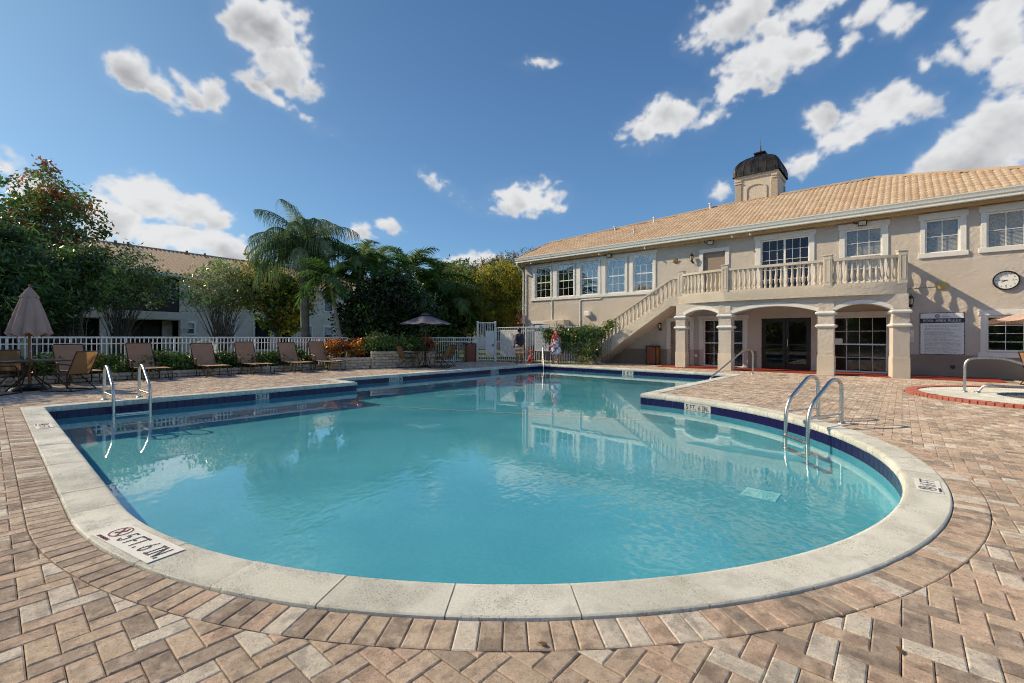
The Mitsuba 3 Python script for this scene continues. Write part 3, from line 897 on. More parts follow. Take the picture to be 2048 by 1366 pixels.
# ground floor french windows
bars_window(6.80, 5.14, 0.03, 2.10, 4, 4, 'glass', thick_h=(2,), thick_v=(2,), trim=(6.99, 4.99, 0.75, 2.28, False), lab='tall french window left of the entrance doors', name='french_window')
bars_window(2.02, 0.40, 0.03, 2.10, 4, 4, 'glass', thick_h=(2,), trim=(2.17, 0.25, 0.75, 2.28, False), lab='tall french window right of the entrance doors', name='french_window')
bars_window(16.55, 15.55, 0.9, 2.05, 2, 2, 'mirror_glass', trim=(16.70, 15.40, 0.75, 2.22, True), name='window')
# entrance: two dark glazed leaves
hole(2.72, 4.46, 0.0, 2.10)
ek = key_for(f'{ck}__entrance'); labels[ek] = {'label': 'dark brown glazed double entrance doors under the balcony'}
scene[ek] = ply(cat([bx(XW + .02, XW + .12, 4.40, 4.46, 0, 2.10), bx(XW + .02, XW + .12, 2.72, 2.78, 0, 2.10), bx(XW + .02, XW + .12, 2.78, 4.40, 2.04, 2.10)]), 'door_brown')
for a, b in ((4.40, 3.60), (3.58, 2.78)):
    put(ek, 'door_leaf', cat([bx(XW + .04, XW + .08, a - .10, a, 0.02, 2.04), bx(XW + .04, XW + .08, b, b + .10, 0.02, 2.04), bx(XW + .04, XW + .08, b + .1, a - .1, 1.94, 2.04), bx(XW + .04, XW + .08, b + .1, a - .1, 0.02, 0.26), bx(XW + .04, XW + .08, b + .1, a - .1, 1.0, 1.05)]), 'door_brown')
    put(ek, 'pane', (np.array([[XW + .06, b + .1, .26], [XW + .06, a - .1, .26], [XW + .06, a - .1, 1.94], [XW + .06, b + .1, 1.94]]), np.array([[0, 2, 1], [0, 3, 2]])), 'glass')
put(ek, 'door_handle', tube([(XW + .0, 3.52, .95), (XW + .0, 3.52, 1.25)], .014), 'steel', smooth=60)
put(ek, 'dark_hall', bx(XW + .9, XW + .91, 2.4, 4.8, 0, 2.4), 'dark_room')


def panel_door(y1, y0, z0, z1, trim, lab):
    k = key_for(f'{ck}__door'); labels[k] = {'label': lab}
    hole(y0, y1, z0, z1)
    scene[k] = ply(cat([bx(XW + .06, XW + .10, y0, y1, z0, z1), bx(XW + .02, XW + .06, y0, y0 + .045, z0, z1), bx(XW + .02, XW + .06, y1 - .045, y1, z0, z1), bx(XW + .02, XW + .06, y0 + .045, y1 - .045, z1 - .045, z1)]), 'door_tan')
    yl, yr, zb, zt = trim
    put(k, 'head_trim', bbx(XW - .055, XW + .02, yr, yl, z1, zt, .006), 'trim')
    put(k, 'jamb_trim', bbx(XW - .045, XW + .02, y1, yl, zb, z1, .006), 'trim')
    put(k, 'jamb_trim', bbx(XW - .045, XW + .02, yr, y0, zb, z1, .006), 'trim')
    for z in (z0 + .25, z0 + 1.05, z1 - .25): put(k, 'hinge', bx(XW + .008, XW + .02, y1 - .07, y1 - .02, z - .05, z + .05), 'bronze')
    put(k, 'door_handle', lathe([(0.0, 0.0), (0.03, 0.0), (0.03, .06), (0.0, .07)], 12)[0][:, [2, 0, 1]] * np.array([-1, 1, 1]) + np.array([XW + .05, y0 + .09, z0 + 1.0]) if False else bx(XW - .01, XW + .06, y0 + .06, y0 + .14, z0 + .98, z0 + 1.03), 'steel')


panel_door(8.30, 7.40, 0.0, 2.05, (8.48, 7.22, 0.75, 2.23), 'tan flush door beside the stair')
panel_door(6.82, 5.88, 3.05, 5.12, (6.98, 5.72, 3.05, 5.27), 'tan flush door opening onto the balcony')

wallpoly = sbox(YR_, 0, YL, ZE).difference(unary_union(holes))
put(ck, 'wall', prism(wallpoly, XW, XW + 0.22, 'x'), 'stucco')
put(ck, 'side_wall', bx(XW + 0.22, 32.0, YL - 0.22, YL, 0, ZE), 'stucco')
put(ck, 'back_wall', cat([bx(31.78, 32, YR_, YL - .22, 0, ZE), bx(XW + .22, 31.78, YR_, YR_ + .22, 0, ZE)]), 'stucco')
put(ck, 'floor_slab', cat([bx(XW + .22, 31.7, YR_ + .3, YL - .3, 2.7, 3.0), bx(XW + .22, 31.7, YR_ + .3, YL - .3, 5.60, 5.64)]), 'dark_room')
basepoly = sbox(YR_, 0, YL, 0.74).difference(unary_union([h.buffer(0.18, join_style=2) for h in holes if h.bounds[1] < 0.5]))
for g in basepoly.geoms: put(ck, 'wainscot', prism(g, XW - 0.014, XW - 0.002, 'x'), 'stucco_dark', label='darker painted band along the foot of the wall')
put(ck, 'loggia_floor', bx(19.38, XW - .016, -2.3, 8.2, -0.02, 0.028), 'red_floor', label='red painted floor strip along the clubhouse wall')

# --- balcony
pA, pB, pC, pD = np.array([19.66, 7.25]), np.array([19.10, 5.32]), np.array([19.10, 1.97]), np.array([19.56, 0.02])


def bow(a, b, sag, n=9):
    d = b - a; nn = np.array([d[1], -d[0]]) / np.linalg.norm(d)
    if nn[0] > 0: nn = -nn
    t = np.linspace(0, 1, n)
    return a + t[:, None] * d + (4 * t * (1 - t) * sag)[:, None] * nn


edge = [bow(pA, pB, 0.06), bow(pB, pC, 0.0, 3), bow(pC, pD, 0.10)]
front = np.vstack([edge[0], edge[1][1:], edge[2][1:]])
bk = key_for(f'{ck}__balcony'); labels[bk] = {'label': 'cream bowed balcony with turned balusters over the entrance'}
slab = Polygon([tuple(p) for p in front] + [(XW, 0.02), (XW, 7.25)])
scene[bk] = ply(prism(slab.buffer(0.13, join_style=2).intersection(sbox(10, -5, XW - .002, 20)), 2.74, 3.09), 'cream_rough')
put(bk, 'ceiling_panel', prism(slab.buffer(0.0).intersection(sbox(10, -5, XW - .002, 20)), 2.69, 2.738), 'stucco')


def rail_run(path, w, z0, z1, mat, name, lift=None):
    """a bar of rectangular section (rounded top) along a plan path"""
    ln = LineString(path).buffer(w / 2, cap_style=2, join_style=2)
    put(bk, name, prism(ln, z0, z1), mat)


bal_prof = [(0.052, 0.0), (0.052, 0.06), (0.036, 0.075), (0.030, 0.10), (0.048, 0.14), (0.060, 0.20), (0.060, 0.26), (0.050, 0.33), (0.038, 0.42), (0.031, 0.52), (0.030, 0.58), (0.042, 0.60), (0.042, 0.63), (0.034, 0.65), (0.052, 0.665), (0.052, 0.74)]
baluster = ply(lathe(bal_prof, 12), 'cream', smooth=40)


def balusters(path, n, z, name='baluster', parent=None, h=0.74):
    l = LineString(path)
    for i in range(n):
        p = l.interpolate((i + 0.5) / n, normalized=True)
        zz = z(p.x, p.y) if callable(z) else z
        put(parent or bk, name, baluster, None, to_world=T().translate([p.x, p.y, zz]).scale([1, 1, h / 0.74]))


for e, n in zip(edge, (10, 18, 11)):
    d0 = (e[1] - e[0]) / np.linalg.norm(e[1] - e[0]); d1 = (e[-1] - e[-2]) / np.linalg.norm(e[-1] - e[-2])
    q = e.copy(); q[0] = e[0] + d0 * 0.115; q[-1] = e[-1] - d1 * 0.115
    rail_run(q, 0.20, 3.94, 4.03, 'cream', 'top_rail'); rail_run(q, 0.18, 3.092, 3.16, 'cream', 'bottom_rail')
    balusters(q, n, 3.16, h=0.78)
ret = np.array([[19.56 + .13, 0.02], [XW - .003, 0.02]])
rail_run(ret, 0.20, 3.94, 4.03, 'cream', 'top_rail'); rail_run(ret, 0.18, 3.092, 3.16, 'cream', 'bottom_rail'); balusters(ret, 7, 3.16, h=0.78)


def post(p, ang, h0, h1, w=0.25):
    V = cat([bbx(-w / 2, w / 2, -w / 2, w / 2, h0, h1, .012), bbx(-w / 2 - .02, w / 2 + .02, -w / 2 - .02, w / 2 + .02, h1 + .001, h1 + .05, .015)])
    k = put(bk, 'post', move(V, (p[0], p[1], 0), ang), 'cream')
    fr = []
    q = w / 2 - .05
    for a0, a1, b0, b1 in ((-q, q, h0 + .14, h0 + .165), (-q, q, h1 - .125, h1 - .10), (-q, -q + .022, h0 + .165, h1 - .125), (q - .022, q, h0 + .165, h1 - .125)):
        fr.append(bx(-w / 2 - .011, -w / 2 - .0005, a0, a1, b0, b1))
    put(k, 'panel_frame', move(cat(fr), (p[0], p[1], 0), ang), 'cream')


for p, a in ((pA, rad(0)), (pB, rad(0)), (pC, rad(0)), (pD, rad(13))): post(p, a, 3.09, 4.13)

# columns and arches below
colw = [0.40, 0.46, 0.46, 0.42]
cpos = [np.array([19.62, 7.22]), np.array([19.28, 5.33]), np.array([19.28, 2.03]), np.array([19.52, 0.08])]
cang = [0, 0, 0, rad(14)]
for p, w, a in zip(cpos, colw, cang):
    k = key_for(f'{ck}__column')
    scene[k] = ply(move(cat([bx(-w / 2, w / 2, -w / 2, w / 2, 0.68, 2.30)]), (*p, 0), a), 'stucco')
    put(k, 'base_block', move(bbx(-w / 2 - .018, w / 2 + .018, -w / 2 - .018, w / 2 + .018, 0.0, 0.678, .006), (*p, 0), a), 'cream')
    for z in (1.66, 2.11): put(k, 'moulding', move(bbx(-w / 2 - .075, w / 2 + .075, -w / 2 - .075, w / 2 + .075, z, z + .115, .045), (*p, 0), a), 'trim')


def beam(a, b, wa, wb, crown, th=0.30):
    d = b - a; L = np.linalg.norm(d); ex = np.array([*(d / L), 0]); ey = np.array([0, 0, 1.0]); ez = np.cross(ex, ey)
    if ez[0] > 0: pass
    s0, s1 = wa / 2, L - wb / 2
    t = np.linspace(0, 1, 19)
    ys = 2.215 + (crown - 2.215) * (1 - (2 * t - 1) ** 2) ** 0.9
    under = np.column_stack([s0 + t * (s1 - s0), ys])
    poly = Polygon([(-wa / 2, 2.225)] + [tuple(q) for q in under] + [(L + wb / 2, 2.225), (L + wb / 2, 2.742), (-wa / 2, 2.742)])
    o = np.array([*a, 0.0])
    m = prism(poly, -th / 2, th / 2)
    put(ck, 'beam', frame_to(m, o, ex, ey), 'stucco')
    tt = np.column_stack([s0 - .04 + t * (s1 - s0 + .08), ys + 0.002]); up_ = np.column_stack([s0 - .04 + t * (s1 - s0 + .08), ys + 0.13])
    trimp = Polygon([tuple(q) for q in tt] + [tuple(q) for q in up_[::-1]])
    sgn = -1 if ez[0] > 0 else 1
    lo, hi = sorted((sgn * th / 2, sgn * (th / 2 + .03)))
    put(ck, 'arch_trim', frame_to(prism(trimp, lo, hi), o, ex, ey), 'trim')


beam(cpos[0], cpos[1], 0.40, 0.46, 2.46)
beam(cpos[1], cpos[2], 0.46, 0.46, 2.48)
beam(cpos[2], cpos[3], 0.46, 0.42, 2.46)
put(ck, 'beam', bx(19.70, XW - .003, -.07, .22, 2.3, 2.738), 'stucco')

# --- stair along the wall
SL = 0.605
def rail_z(y): return 3.94 if y < 7.70 else 3.94 - SL * (y - 7.70)
def low_z(y): return 2.68 if y < 7.75 else max(2.68 - 0.69 * (y - 7.75), -0.01)
sk2 = key_for(f'{ck}__stair'); labels[sk2] = {'label': 'straight stair with cream balustrade climbing to the balcony'}
ys = np.linspace(7.38, 11.62, 25)
topz = lambda y: (3.09 if y < 7.70 else 3.09 - SL * (y - 7.70))
strp = Polygon([(y, low_z(y)) for y in ys] + [(y, max(topz(y), 0.6)) for y in ys[::-1]])
scene[sk2] = ply(prism(strp, 19.62, 19.84, 'x'), 'cream_rough')
soff = Polygon([(y, low_z(y) + .02) for y in ys] + [(y, low_z(y) + .18) for y in ys[::-1]])
put(sk2, 'soffit', prism(soff, 19.842, XW - .004, 'x'), 'cream')
for i in range(17):
    y = 7.75 + i * 0.245; z = 3.03 - i * 0.16
    if z > 0.15: put(sk2, 'tread', bx(19.845, XW - .004, y, y + .30, z - .16, z), 'cream')
rl = Polygon([(y, rail_z(y) - .085) for y in ys] + [(y, rail_z(y)) for y in ys[::-1]])
put(sk2, 'hand_rail', prism(rl, 19.63, 19.83, 'x'), 'cream')
balusters([(19.73, 7.45), (19.73, 11.5)], 21, lambda x, y: topz(y) - .01, parent=sk2, h=0.80)
put(ck, 'stair_end_wall', bx(19.64, XW - .004, 11.62, 11.80, 0, 0.9), 'stucco')

# --- roof
PITCH = 0.5
XG = 20.63
def rz(x): return 6.0 + PITCH * (x - 20.65)
rk = key_for(f'{ck}__roof'); labels[rk] = {'label': 'terracotta tile roof of the clubhouse'}
facet = Polygon([(20.60, 17.42), (22.95, 16.75), (25.0, 6.45), (25.08, 0.87), (22.68, -3.07), (20.60, -6.5)])   # (x, y)
fv, ff = sheet(facet, 0.0); fv[:, 2] = rz(fv[:, 0]) - 0.035
back = []
def tri(*p): return np.array(p, float), np.array([[0, 1, 2]])
P_ = lambda x, y: np.array([x, y, rz(x) - .035])
l0, l1, r0, r1, r2, r3 = P_(20.6, 17.42), P_(22.95, 16.75), P_(25.0, 6.45), P_(25.08, .87), P_(22.68, -3.07), P_(20.6, -6.5)
e0, e1, e2 = np.array([32.4, 17.42, 5.9]), np.array([32.4, -7.5, 5.9]), np.array([26.5, -7.5, 5.9])
back = [tri(l0, e0, l1), tri(l1, e0, r0), tri(r0, e0, e1), tri(r0, e1, r1), tri(r1, e1, r2), tri(r2, e1, e2), tri(r2, e2, r3)]
scene[rk] = ply(cat([(fv, ff)] + back), 'roof_tile', uv=np.tile([0.3, 0.5], (len(cat([(fv, ff)] + back)[0]), 1)))
TW, TE = 0.385, 0.37                           # tile width (two rolls) and exposure along the slope
cs = 1 / math.sqrt(1 + PITCH ** 2)
ph = np.linspace(0, 1, 13)
wav = 0.034 * np.abs(np.sin(ph * 2 * PI)) ** 0.8


def roof_tile(y0, s0):
    """tile with its lower left corner at slope distance s0"""
    V = []
    for s, lift in ((s0 - .015, 0.030), (s0 - .012, 0.008), (s0 + TE + .05, 0.004)):
        pass
    L = []
    for s, lift, top in ((s0 - .02, 0.006, 0), (s0 - .02, 0.046, 1), (s0 + TE + .04, 0.006, 1)):
        x = 20.60 + s * cs
        y = y0 + ph * TW
        z = rz(x) + lift + wav * (1 if top else 0.55) - (0.0 if top else 0.004)
        L.append(np.column_stack([np.full(13, x), y, z]))
    V = np.vstack(L); F = []
    for r in (0, 1):
        for c in range(12):
            k = r * 13 + c; F += [[k, k + 14, k + 1], [k, k + 13, k + 14]]
    return V, np.array(F)


tl = []
smax = (25.08 - 20.6) / cs
for r in range(int(smax / TE) + 1):
    for c in range(64):
        y = -6.6 + c * TW + (0.0 if r % 2 else 0.0)
        s = r * TE
        xc, yc = 20.6 + (s + TE / 2) * cs, y + TW / 2
        if facet.buffer(-0.06).contains(Point(xc, yc)) or (r == 0 and -6.3 < yc < 17.3): tl.append((y, s, xc, yc))
tl.sort(key=lambda t: np.hypot(t[2], t[3]) + (0 if in_frame(t[2], t[3]) else 100))
rv, rf, ru, ro = [], [], [], 0
for i, (y, s, xc, yc) in enumerate(tl):
    V, F = roof_tile(y, s); uv = np.tile(rng.random(2), (len(V), 1))
    if i < 300: put(rk, 'tile', (V, F), 'roof_tile', smooth=True, uv=uv)
    else: rv.append(V); rf.append(F + ro); ru.append(uv); ro += len(V)
put(rk, 'tile_field', (np.vstack(rv), np.vstack(rf)), 'roof_tile', smooth=True, uv=np.vstack(ru), kind='stuff')


def ridge_caps(a, b, name='ridge_tile'):
    a, b = np.array(a), np.array(b); L = np.linalg.norm(b - a); n = int(L / 0.38)
    ex = (b - a) / L; side = np.cross([0, 0, 1], ex); side /= np.linalg.norm(side); upv = np.cross(ex, side)
    for i in range(n):
        V = []
        for s, r in ((i * L / n - .02, .105), ((i + 1) * L / n + .02, .085)):
            t = np.linspace(-0.1, PI + .1, 9)
            V.append(a + ex * s + side * (r * 1.15 * np.cos(t))[:, None] + upv * (r * np.sin(t) - .02)[:, None])
        V = np.vstack(V); F = []
        for c in range(8): F += [[c, c + 1, c + 10], [c, c + 10, c + 9]]
        put(rk, name, (V, np.array(F)), 'roof_tile', smooth=True, uv=np.tile([rng.random() * .6, .3], (18, 1)))


up35 = np.array([0, 0, .05])
ridge_caps(l0 + up35, l1 + up35); ridge_caps(l1 + up35, r0 + up35); ridge_caps(r0 + up35, r1 + up35); ridge_caps(r1 + up35, r2 + up35); ridge_caps(r2 + up35, r3 + up35)
# gutter, fascia, soffit
gp = Polygon([(20.70, 5.70), (20.70, 5.98), (20.69, 5.98), (20.69, 5.97), (20.575, 5.975), (20.565, 5.985), (20.545, 5.985), (20.545, 5.955), (20.575, 5.90), (20.585, 5.83), (20.62, 5.78), (20.62, 5.72), (20.64, 5.70)])
v, f = prism(gp, -6.9, 17.55, 'y'); put(ck, 'gutter', (v, f), 'gutter', smooth=25)
put(ck, 'fascia', cat([bx(20.702, 20.73, -6.9, 17.45, 5.60, 5.97), bx(20.73, 32.3, 17.42, 17.45, 5.6, 5.9)]), 'soffit')
put(ck, 'soffit', cat([bx(20.732, XW + .3, -6.9, 17.41, 5.622, 5.64), bx(XW + .3, 32.2, YL + .005, 17.41, 5.622, 5.64)]), 'soffit', label='brown boarded underside of the eaves')
put(ck, 'downspout', tube(bend([(20.62, 17.40, 5.72), (20.62, 17.40, 5.5), (20.98, 17.22, 5.2), (20.98, 17.22, 0.1)], .1), .04, 8), 'gutter', smooth=60)
for y in (16.4, 11.9, 9.4, 5.5, 4.8): put(ck, 'gutter_hanger', bx(20.62, 20.76, y - .02, y + .02, 5.56, 5.62), 'gutter')
for px_, y_, h in ((23.6, 10.2, .3), (24.6, 7.6, .28), (22.0, 10.6, .22), (23.3, 12.4, .22)):
    k = put(rk, 'vent_pipe', cat([tube([(px_, y_, rz(px_) - .05), (px_, y_, rz(px_) + h)], .05, 10), tube([(px_, y_, rz(px_) + h), (px_, y_, rz(px_) + h + .05)], .085, 10)]), 'trim', smooth=50)

# --- cupola
cxk = key_for(f'{ck}__cupola'); labels[cxk] = {'label': 'square cupola with a black ribbed metal dome and spike'}
cx_, cy_, cw = 25.85, 5.53, 0.96
scene[cxk] = ply(bx(cx_ - cw + .05, cx_ + cw - .05, cy_ - cw + .05, cy_ + cw - .05, 7.3, 9.42), 'cream_plain')
for sx_ in (-1, 1):
    for sy_ in (-1, 1):
        a, b = cx_ + sx_ * (cw - .24), cx_ + sx_ * cw; c, d = cy_ + sy_ * (cw - .30), cy_ + sy_ * cw
        put(cxk, 'pilaster', bbx(a, b, c, d, 7.3, 9.06, .01), 'base_beige')
        put(cxk, 'capital', cat([bbx(a - .02 * (sx_ < 0), b + .04 * sx_, c - 0.03, d + 0.03, 9.062, 9.13, .015), bbx(a, b + .03 * sx_, c - .015, d + .015, 9.19, 9.27, .015)]), 'cream_plain')
put(cxk, 'cornice', bbx(cx_ - cw - .02, cx_ + cw + .02, cy_ - cw - .02, cy_ + cw + .02, 9.272, 9.47, .02), 'cream_plain')
t = np.linspace(0, PI, 13)
arc1 = [(cy_ + .48 * math.cos(q), 8.72 + .28 * math.sin(q)) for q in t]; arc0 = [(cy_ + .40 * math.cos(q), 8.70 + .22 * math.sin(q)) for q in t]
fr = Polygon([(cy_ + .48, 7.4)] + arc1 + [(cy_ - .48, 7.4)], [[(cy_ + .40, 7.42)] + arc0 + [(cy_ - .40, 7.42)]])
put(cxk, 'arched_panel_frame', prism(fr, cx_ - cw + .0, cx_ - cw + .049, 'x'), 'cream_plain')
# dome: square plan bell with standing seams
dp = [(1.07, 9.44), (1.05, 9.52), (1.06, 9.66), (1.02, 9.86), (0.94, 10.05), (0.80, 10.24), (0.62, 10.38), (0.44, 10.47), (0.30, 10.54), (0.22, 10.62), (0.20, 10.66), (0.27, 10.69), (0.27, 10.745), (0.16, 10.79), (0.0, 10.80)]


def square_lathe(prof, rnd=0.10):
    V, F = [], []
    base = sbox(-1, -1, 1, 1).buffer(-rnd).buffer(rnd, quad_segs=3)
    b = np.array(base.exterior.coords)[:-1]; n = len(b)
    for r, z in prof: V.append(np.column_stack([b * r, np.full(n, z)]))
    V = np.vstack(V)
    for i in range(len(prof) - 1):
        a = i * n + np.arange(n); c = i * n + (np.arange(n) + 1) % n
        F += [np.stack([a, c, c + n], 1), np.stack([a, c + n, a + n], 1)]
    return V, np.vstack(F)[:, ::-1] if Polygon(b).exterior.is_ccw is False else np.vstack(F)


dk_ = put(cxk, 'dome', move(square_lathe(dp), (cx_, cy_, 0)), 'dome', smooth=40)
for side in range(4):
    for u in (-0.8, -0.45, -0.12, 0.2, 0.52, 0.84):
        pts = []
        for r, z in dp[:10]:
            q = np.array([-r - .004, u * r]); c, s = math.cos(side * PI / 2), math.sin(side * PI / 2)
            pts.append((cx_ + q[0] * c - q[1] * s, cy_ + q[0] * s + q[1] * c, z))
        put(dk_, 'seam', tube(pts, 0.016, 6), 'black')
put(cxk, 'spike', lathe([(0.045, 10.79), (0.038, 10.95), (0.022, 11.2), (0.002, 11.62)], 8)[0] * 1 if False else move(lathe([(0.045, 10.79), (0.038, 10.95), (0.022, 11.2), (0.002, 11.62)], 8), (cx_, cy_, 0)), 'dome')

# ------------------------------------------------------------------ things on the clubhouse wall
XF = XW - 0.004
EXW, EYW = np.array([0, -1.0, 0]), np.array([0, 0, 1.0])     # reading direction on the front wall


def wall_at(y, z, d=0.0): return np.array([XW - d, y, z])


def rules_board(name, lab, o, ex, w, h, head=0.155, seed=1):
    ey = np.array([0, 0, 1.0]); ez = np.cross(ex, ey)
    k = thing(name, lab, 'sign')
    put(k, 'board', frame_to(bbx(-w / 2, w / 2, -h / 2, h / 2, 0, 0.02, .006), o, ex, ey), 'navy')
    put(k, 'face', frame_to(bx(-w / 2 + .018, w / 2 - .018, -h / 2 + .018, h / 2 - .018, 0.0202, 0.023), o, ex, ey), 'sign_face')
    hz = h / 2 - .018 - 0.135 * h - 0.045 * h
    put(k, 'header_band', frame_to(bx(-w / 2 + .018, w / 2 - .018, hz - .055 * h, hz + .055 * h, 0.0232, 0.025), o, ex, ey), 'navy')
    put(k, 'heading', text('POOL AREA RULES', 0.055 * h, o + ey * hz + ez * 0.0255, ex, ey, 0.002, False, width=w * 0.84), 'white')
    lz = h / 2 - .018 - 0.068 * h
    r = 0.042 * h
    a = np.linspace(0, 2 * PI, 25)
    em = Polygon(np.stack([r * np.cos(a), r * np.sin(a)], 1)).difference(Polygon(np.stack([r * .62 * np.cos(a) + r * .22, r * .55 * np.sin(a) - r * .12], 1)))
    em = unary_union([em, Point(r * .35, -r * .2).buffer(r * .3), LineString([(r * .3, r * .1), (r * .95, -r * .55)]).buffer(r * .16)])
    put(k, 'emblem', frame_to(move(prism(em, 0, .002), (-w * .10, 0, 0)), o + ey * lz + ez * .0234, ex, ey), 'ink')
    put(k, 'emblem_lines', frame_to(cat([bx(w * .0, w * .12, .012 * h, .020 * h, 0, .002), bx(w * .0, w * .19, -.018 * h, -.004 * h, 0, .002)]), o + ey * lz + ez * .0234, ex, ey), 'grey_ink')
    r_ = np.random.default_rng(seed); lines = []
    z = hz - .052 * h - 0.055 * h
    while z > -h / 2 + 0.05 * h:
        x = -w * 0.40; end = w * (0.10 + 0.32 * r_.random()) if r_.random() < .8 else w * 0.41
        while x < end:
            l = w * (0.02 + 0.05 * r_.random()); lines.append(bx(x, min(x + l, end), z - .0055 * h, z + .0055 * h, 0, .0015)); x += l + w * 0.010
        z -= h * (0.0275 if r_.random() < .85 else 0.045)
    put(k, 'text_lines', frame_to(cat(lines), o + ez * .0234, ex, ey), 'grey_ink', kind='stuff')
    return k


rules_board('rules_sign', 'large white rules sign with navy heading on the clubhouse wall beside the right column', wall_at(-1.005, 1.46, .003), EXW, 1.11, 1.42, seed=4)

# small safety sign
k = thing('safety_sign', 'small white square notice with red lettering between the column and the rules sign', 'sign')
o = wall_at(-0.15, 1.375, .003)
put(k, 'plate', frame_to(bx(-.15, .15, -.2, .2, 0, .006), o, EXW, EYW), 'white')
o2 = o + np.array([-.0065, 0, 0])
a = np.linspace(0, 2 * PI, 25)
put(k, 'swimmer_mark', frame_to(cat([prism(Polygon(np.stack([.06 * np.cos(a), .06 * np.sin(a) + .10], 1), [np.stack([.045 * np.cos(a), .045 * np.sin(a) + .10], 1)]), 0, .002), bx(-.13, .13, -.045, -.025, 0, .002)]), o2, EXW, EYW), 'ink')
put(k, 'lettering', text('NO DIVING', .05, o2 + np.array([0, 0, -.12]), EXW, EYW, .002, True, width=.26), 'red_ink')

# clock
k = thing('wall_clock', 'large round black rimmed clock with white dial on the clubhouse wall', 'clock')
o = wall_at(-2.48, 3.14, .004)


def ring_xy(r0, r1, z0, z1, n=40):
    a = np.linspace(0, 2 * PI, n, endpoint=False)
    return prism(Polygon(np.stack([r1 * np.cos(a), r1 * np.sin(a)], 1), [np.stack([r0 * np.cos(a), r0 * np.sin(a)], 1)]), z0, z1)


put(k, 'rim', frame_to(ring_xy(.266, .302, 0, .08), o, EXW, EYW), 'black', smooth=30)
put(k, 'dial', frame_to(disc((0, 0, 0), .267, 'z', .03, 40), o, EXW, EYW), 'white')
tk = []
for i in range(12):
    m = move(bx(.19, .235, -.007, .007, 0, .002), (0, 0, 0), i * PI / 6); tk.append(m)
put(k, 'hour_marks', frame_to(cat(tk), o + np.array([-.0305, 0, 0]), EXW, EYW), 'ink')
hk = put(k, 'hour_hand', frame_to(move(bx(-.03, .12, -.009, .009, 0, .003), (0, 0, 0), rad(205)), o + np.array([-.034, 0, 0]), EXW, EYW), 'black')
put(k, 'minute_hand', frame_to(move(bx(-.03, .19, -.006, .006, 0, .003), (0, 0, 0), rad(170)), o + np.array([-.038, 0, 0]), EXW, EYW), 'black')
for h_ in (12, 3, 6, 9):
    q = {12: (0, .155), 3: (.155, 0), 6: (0, -.155), 9: (-.155, 0)}[h_]
    put(k, 'numeral', text(str(h_), .05, o + np.array([-.0305, -q[0], q[1]]), EXW, EYW, .002, True), 'ink')


def lantern(lab, y, z, x=XW):
    k = thing('wall_lantern', lab, 'lantern')
    put(k, 'bracket', cat([tube(bend([(x, y, z - .22), (x - .10, y, z - .26), (x - .17, y, z - .1), (x - .13, y, z + .1), (x - .17, y, z + .24), (x - .17, y, z + .14)], .06), .013, 8), disc((y, z - .2, x - .02), .05, 'x', .018, 14)]), 'black')
    c = (x - .17, y, 0)
    put(k, 'cage', move(cat([lathe([(.0, z + .16), (.05, z + .13), (.105, z + .06), (.10, z + .05)], 6)] + [tube([(.088 * math.cos(a), .088 * math.sin(a), z + .055), (.055 * math.cos(a), .055 * math.sin(a), z - .15)], .008, 5) for a in np.arange(6) * PI / 3] + [lathe([(.06, z - .15), (.045, z - .18), (.012, z - .21), (0, z - .24)], 6)]), c), 'black')
    put(k, 'glass_body', move(lathe([(.08, z + .05), (.05, z - .15)], 6), c), 'lamp_glass')


lantern('black iron lantern on the wall under the stair beside the tan door', 8.78, 1.88)
lantern('black iron lantern on the upper wall left of the balcony door', 7.28, 4.95)
lantern('black iron lantern on the wall under the right end of the balcony', -0.22, 2.62)


def floodlight(lab, y, z=5.50):
    k = thing('floodlight', lab, 'floodlight', 'floodlights under the eaves')
    put(k, 'housing', bbx(20.86, 20.94, y - .13, y + .13, z - .09, z + .09, .012), 'black')
    put(k, 'lens', bx(20.855, 20.859, y - .105, y + .105, z - .07, z + .07), 'lamp_glass')
    put(k, 'arm', tube([(20.90, y + .12, z), (20.92, y + .26, z + .04), (20.95, y + .26, z + .12)], .016, 8), 'black')


floodlight('small floodlight under the eaves above the fourth upper window', 11.45)
floodlight('floodlight under the eaves above the balcony door', 6.45)
floodlight('floodlight under the eaves above the blinded balcony window', 1.12)

k = thing('emergency_light', 'small bronze oval light on the upper wall left of the balcony door', 'wall light')
put(k, 'body', frame_to(move(lathe([(0, .06), (.09, .055), (.12, .02), (.12, 0)], 20)), wall_at(8.06, 4.89, .003), EXW * 1.0, EYW * 1.0), 'bronze', smooth=40)
for s in (-1, 1): put(k, 'bulb', frame_to(move(lathe([(0, .05), (.035, .04), (.045, 0)], 12)), wall_at(8.06 + s * .14, 4.89, .01), EXW, EYW), 'lamp_glass', smooth=40)
solo('alarm_dome', 'round yellowed plastic dome on the wall above the rules sign', 'alarm', frame_to(lathe([(0, .09), (.09, .08), (.15, .03), (.155, 0)], 20), wall_at(-1.01, 3.09, .003), EXW, EYW), 'yellow_plastic', smooth=40)
solo('wall_lamp', 'small white box lamp on the wall above the ivy', 'lamp', cat([bbx(XW - .20, XW - .004, 12.63, 12.97, 2.44, 2.70, .02)]), 'white')
solo('conduit', 'grey conduit running down from the eaves between the first two upper windows', 'conduit', tube([(XW - .03, 15.17, 5.6), (XW - .03, 15.17, 2.3)], .028, 8), 'gutter', smooth=60)
solo('conduit', 'grey conduit with a bend below the third upper window', 'conduit', tube(bend([(XW - .03, 11.99, 5.6), (XW - .03, 11.99, 3.33), (XW - .03, 13.29, 3.33), (XW - .03, 13.29, 1.0)], .12), .028, 8), 'gutter', smooth=60)
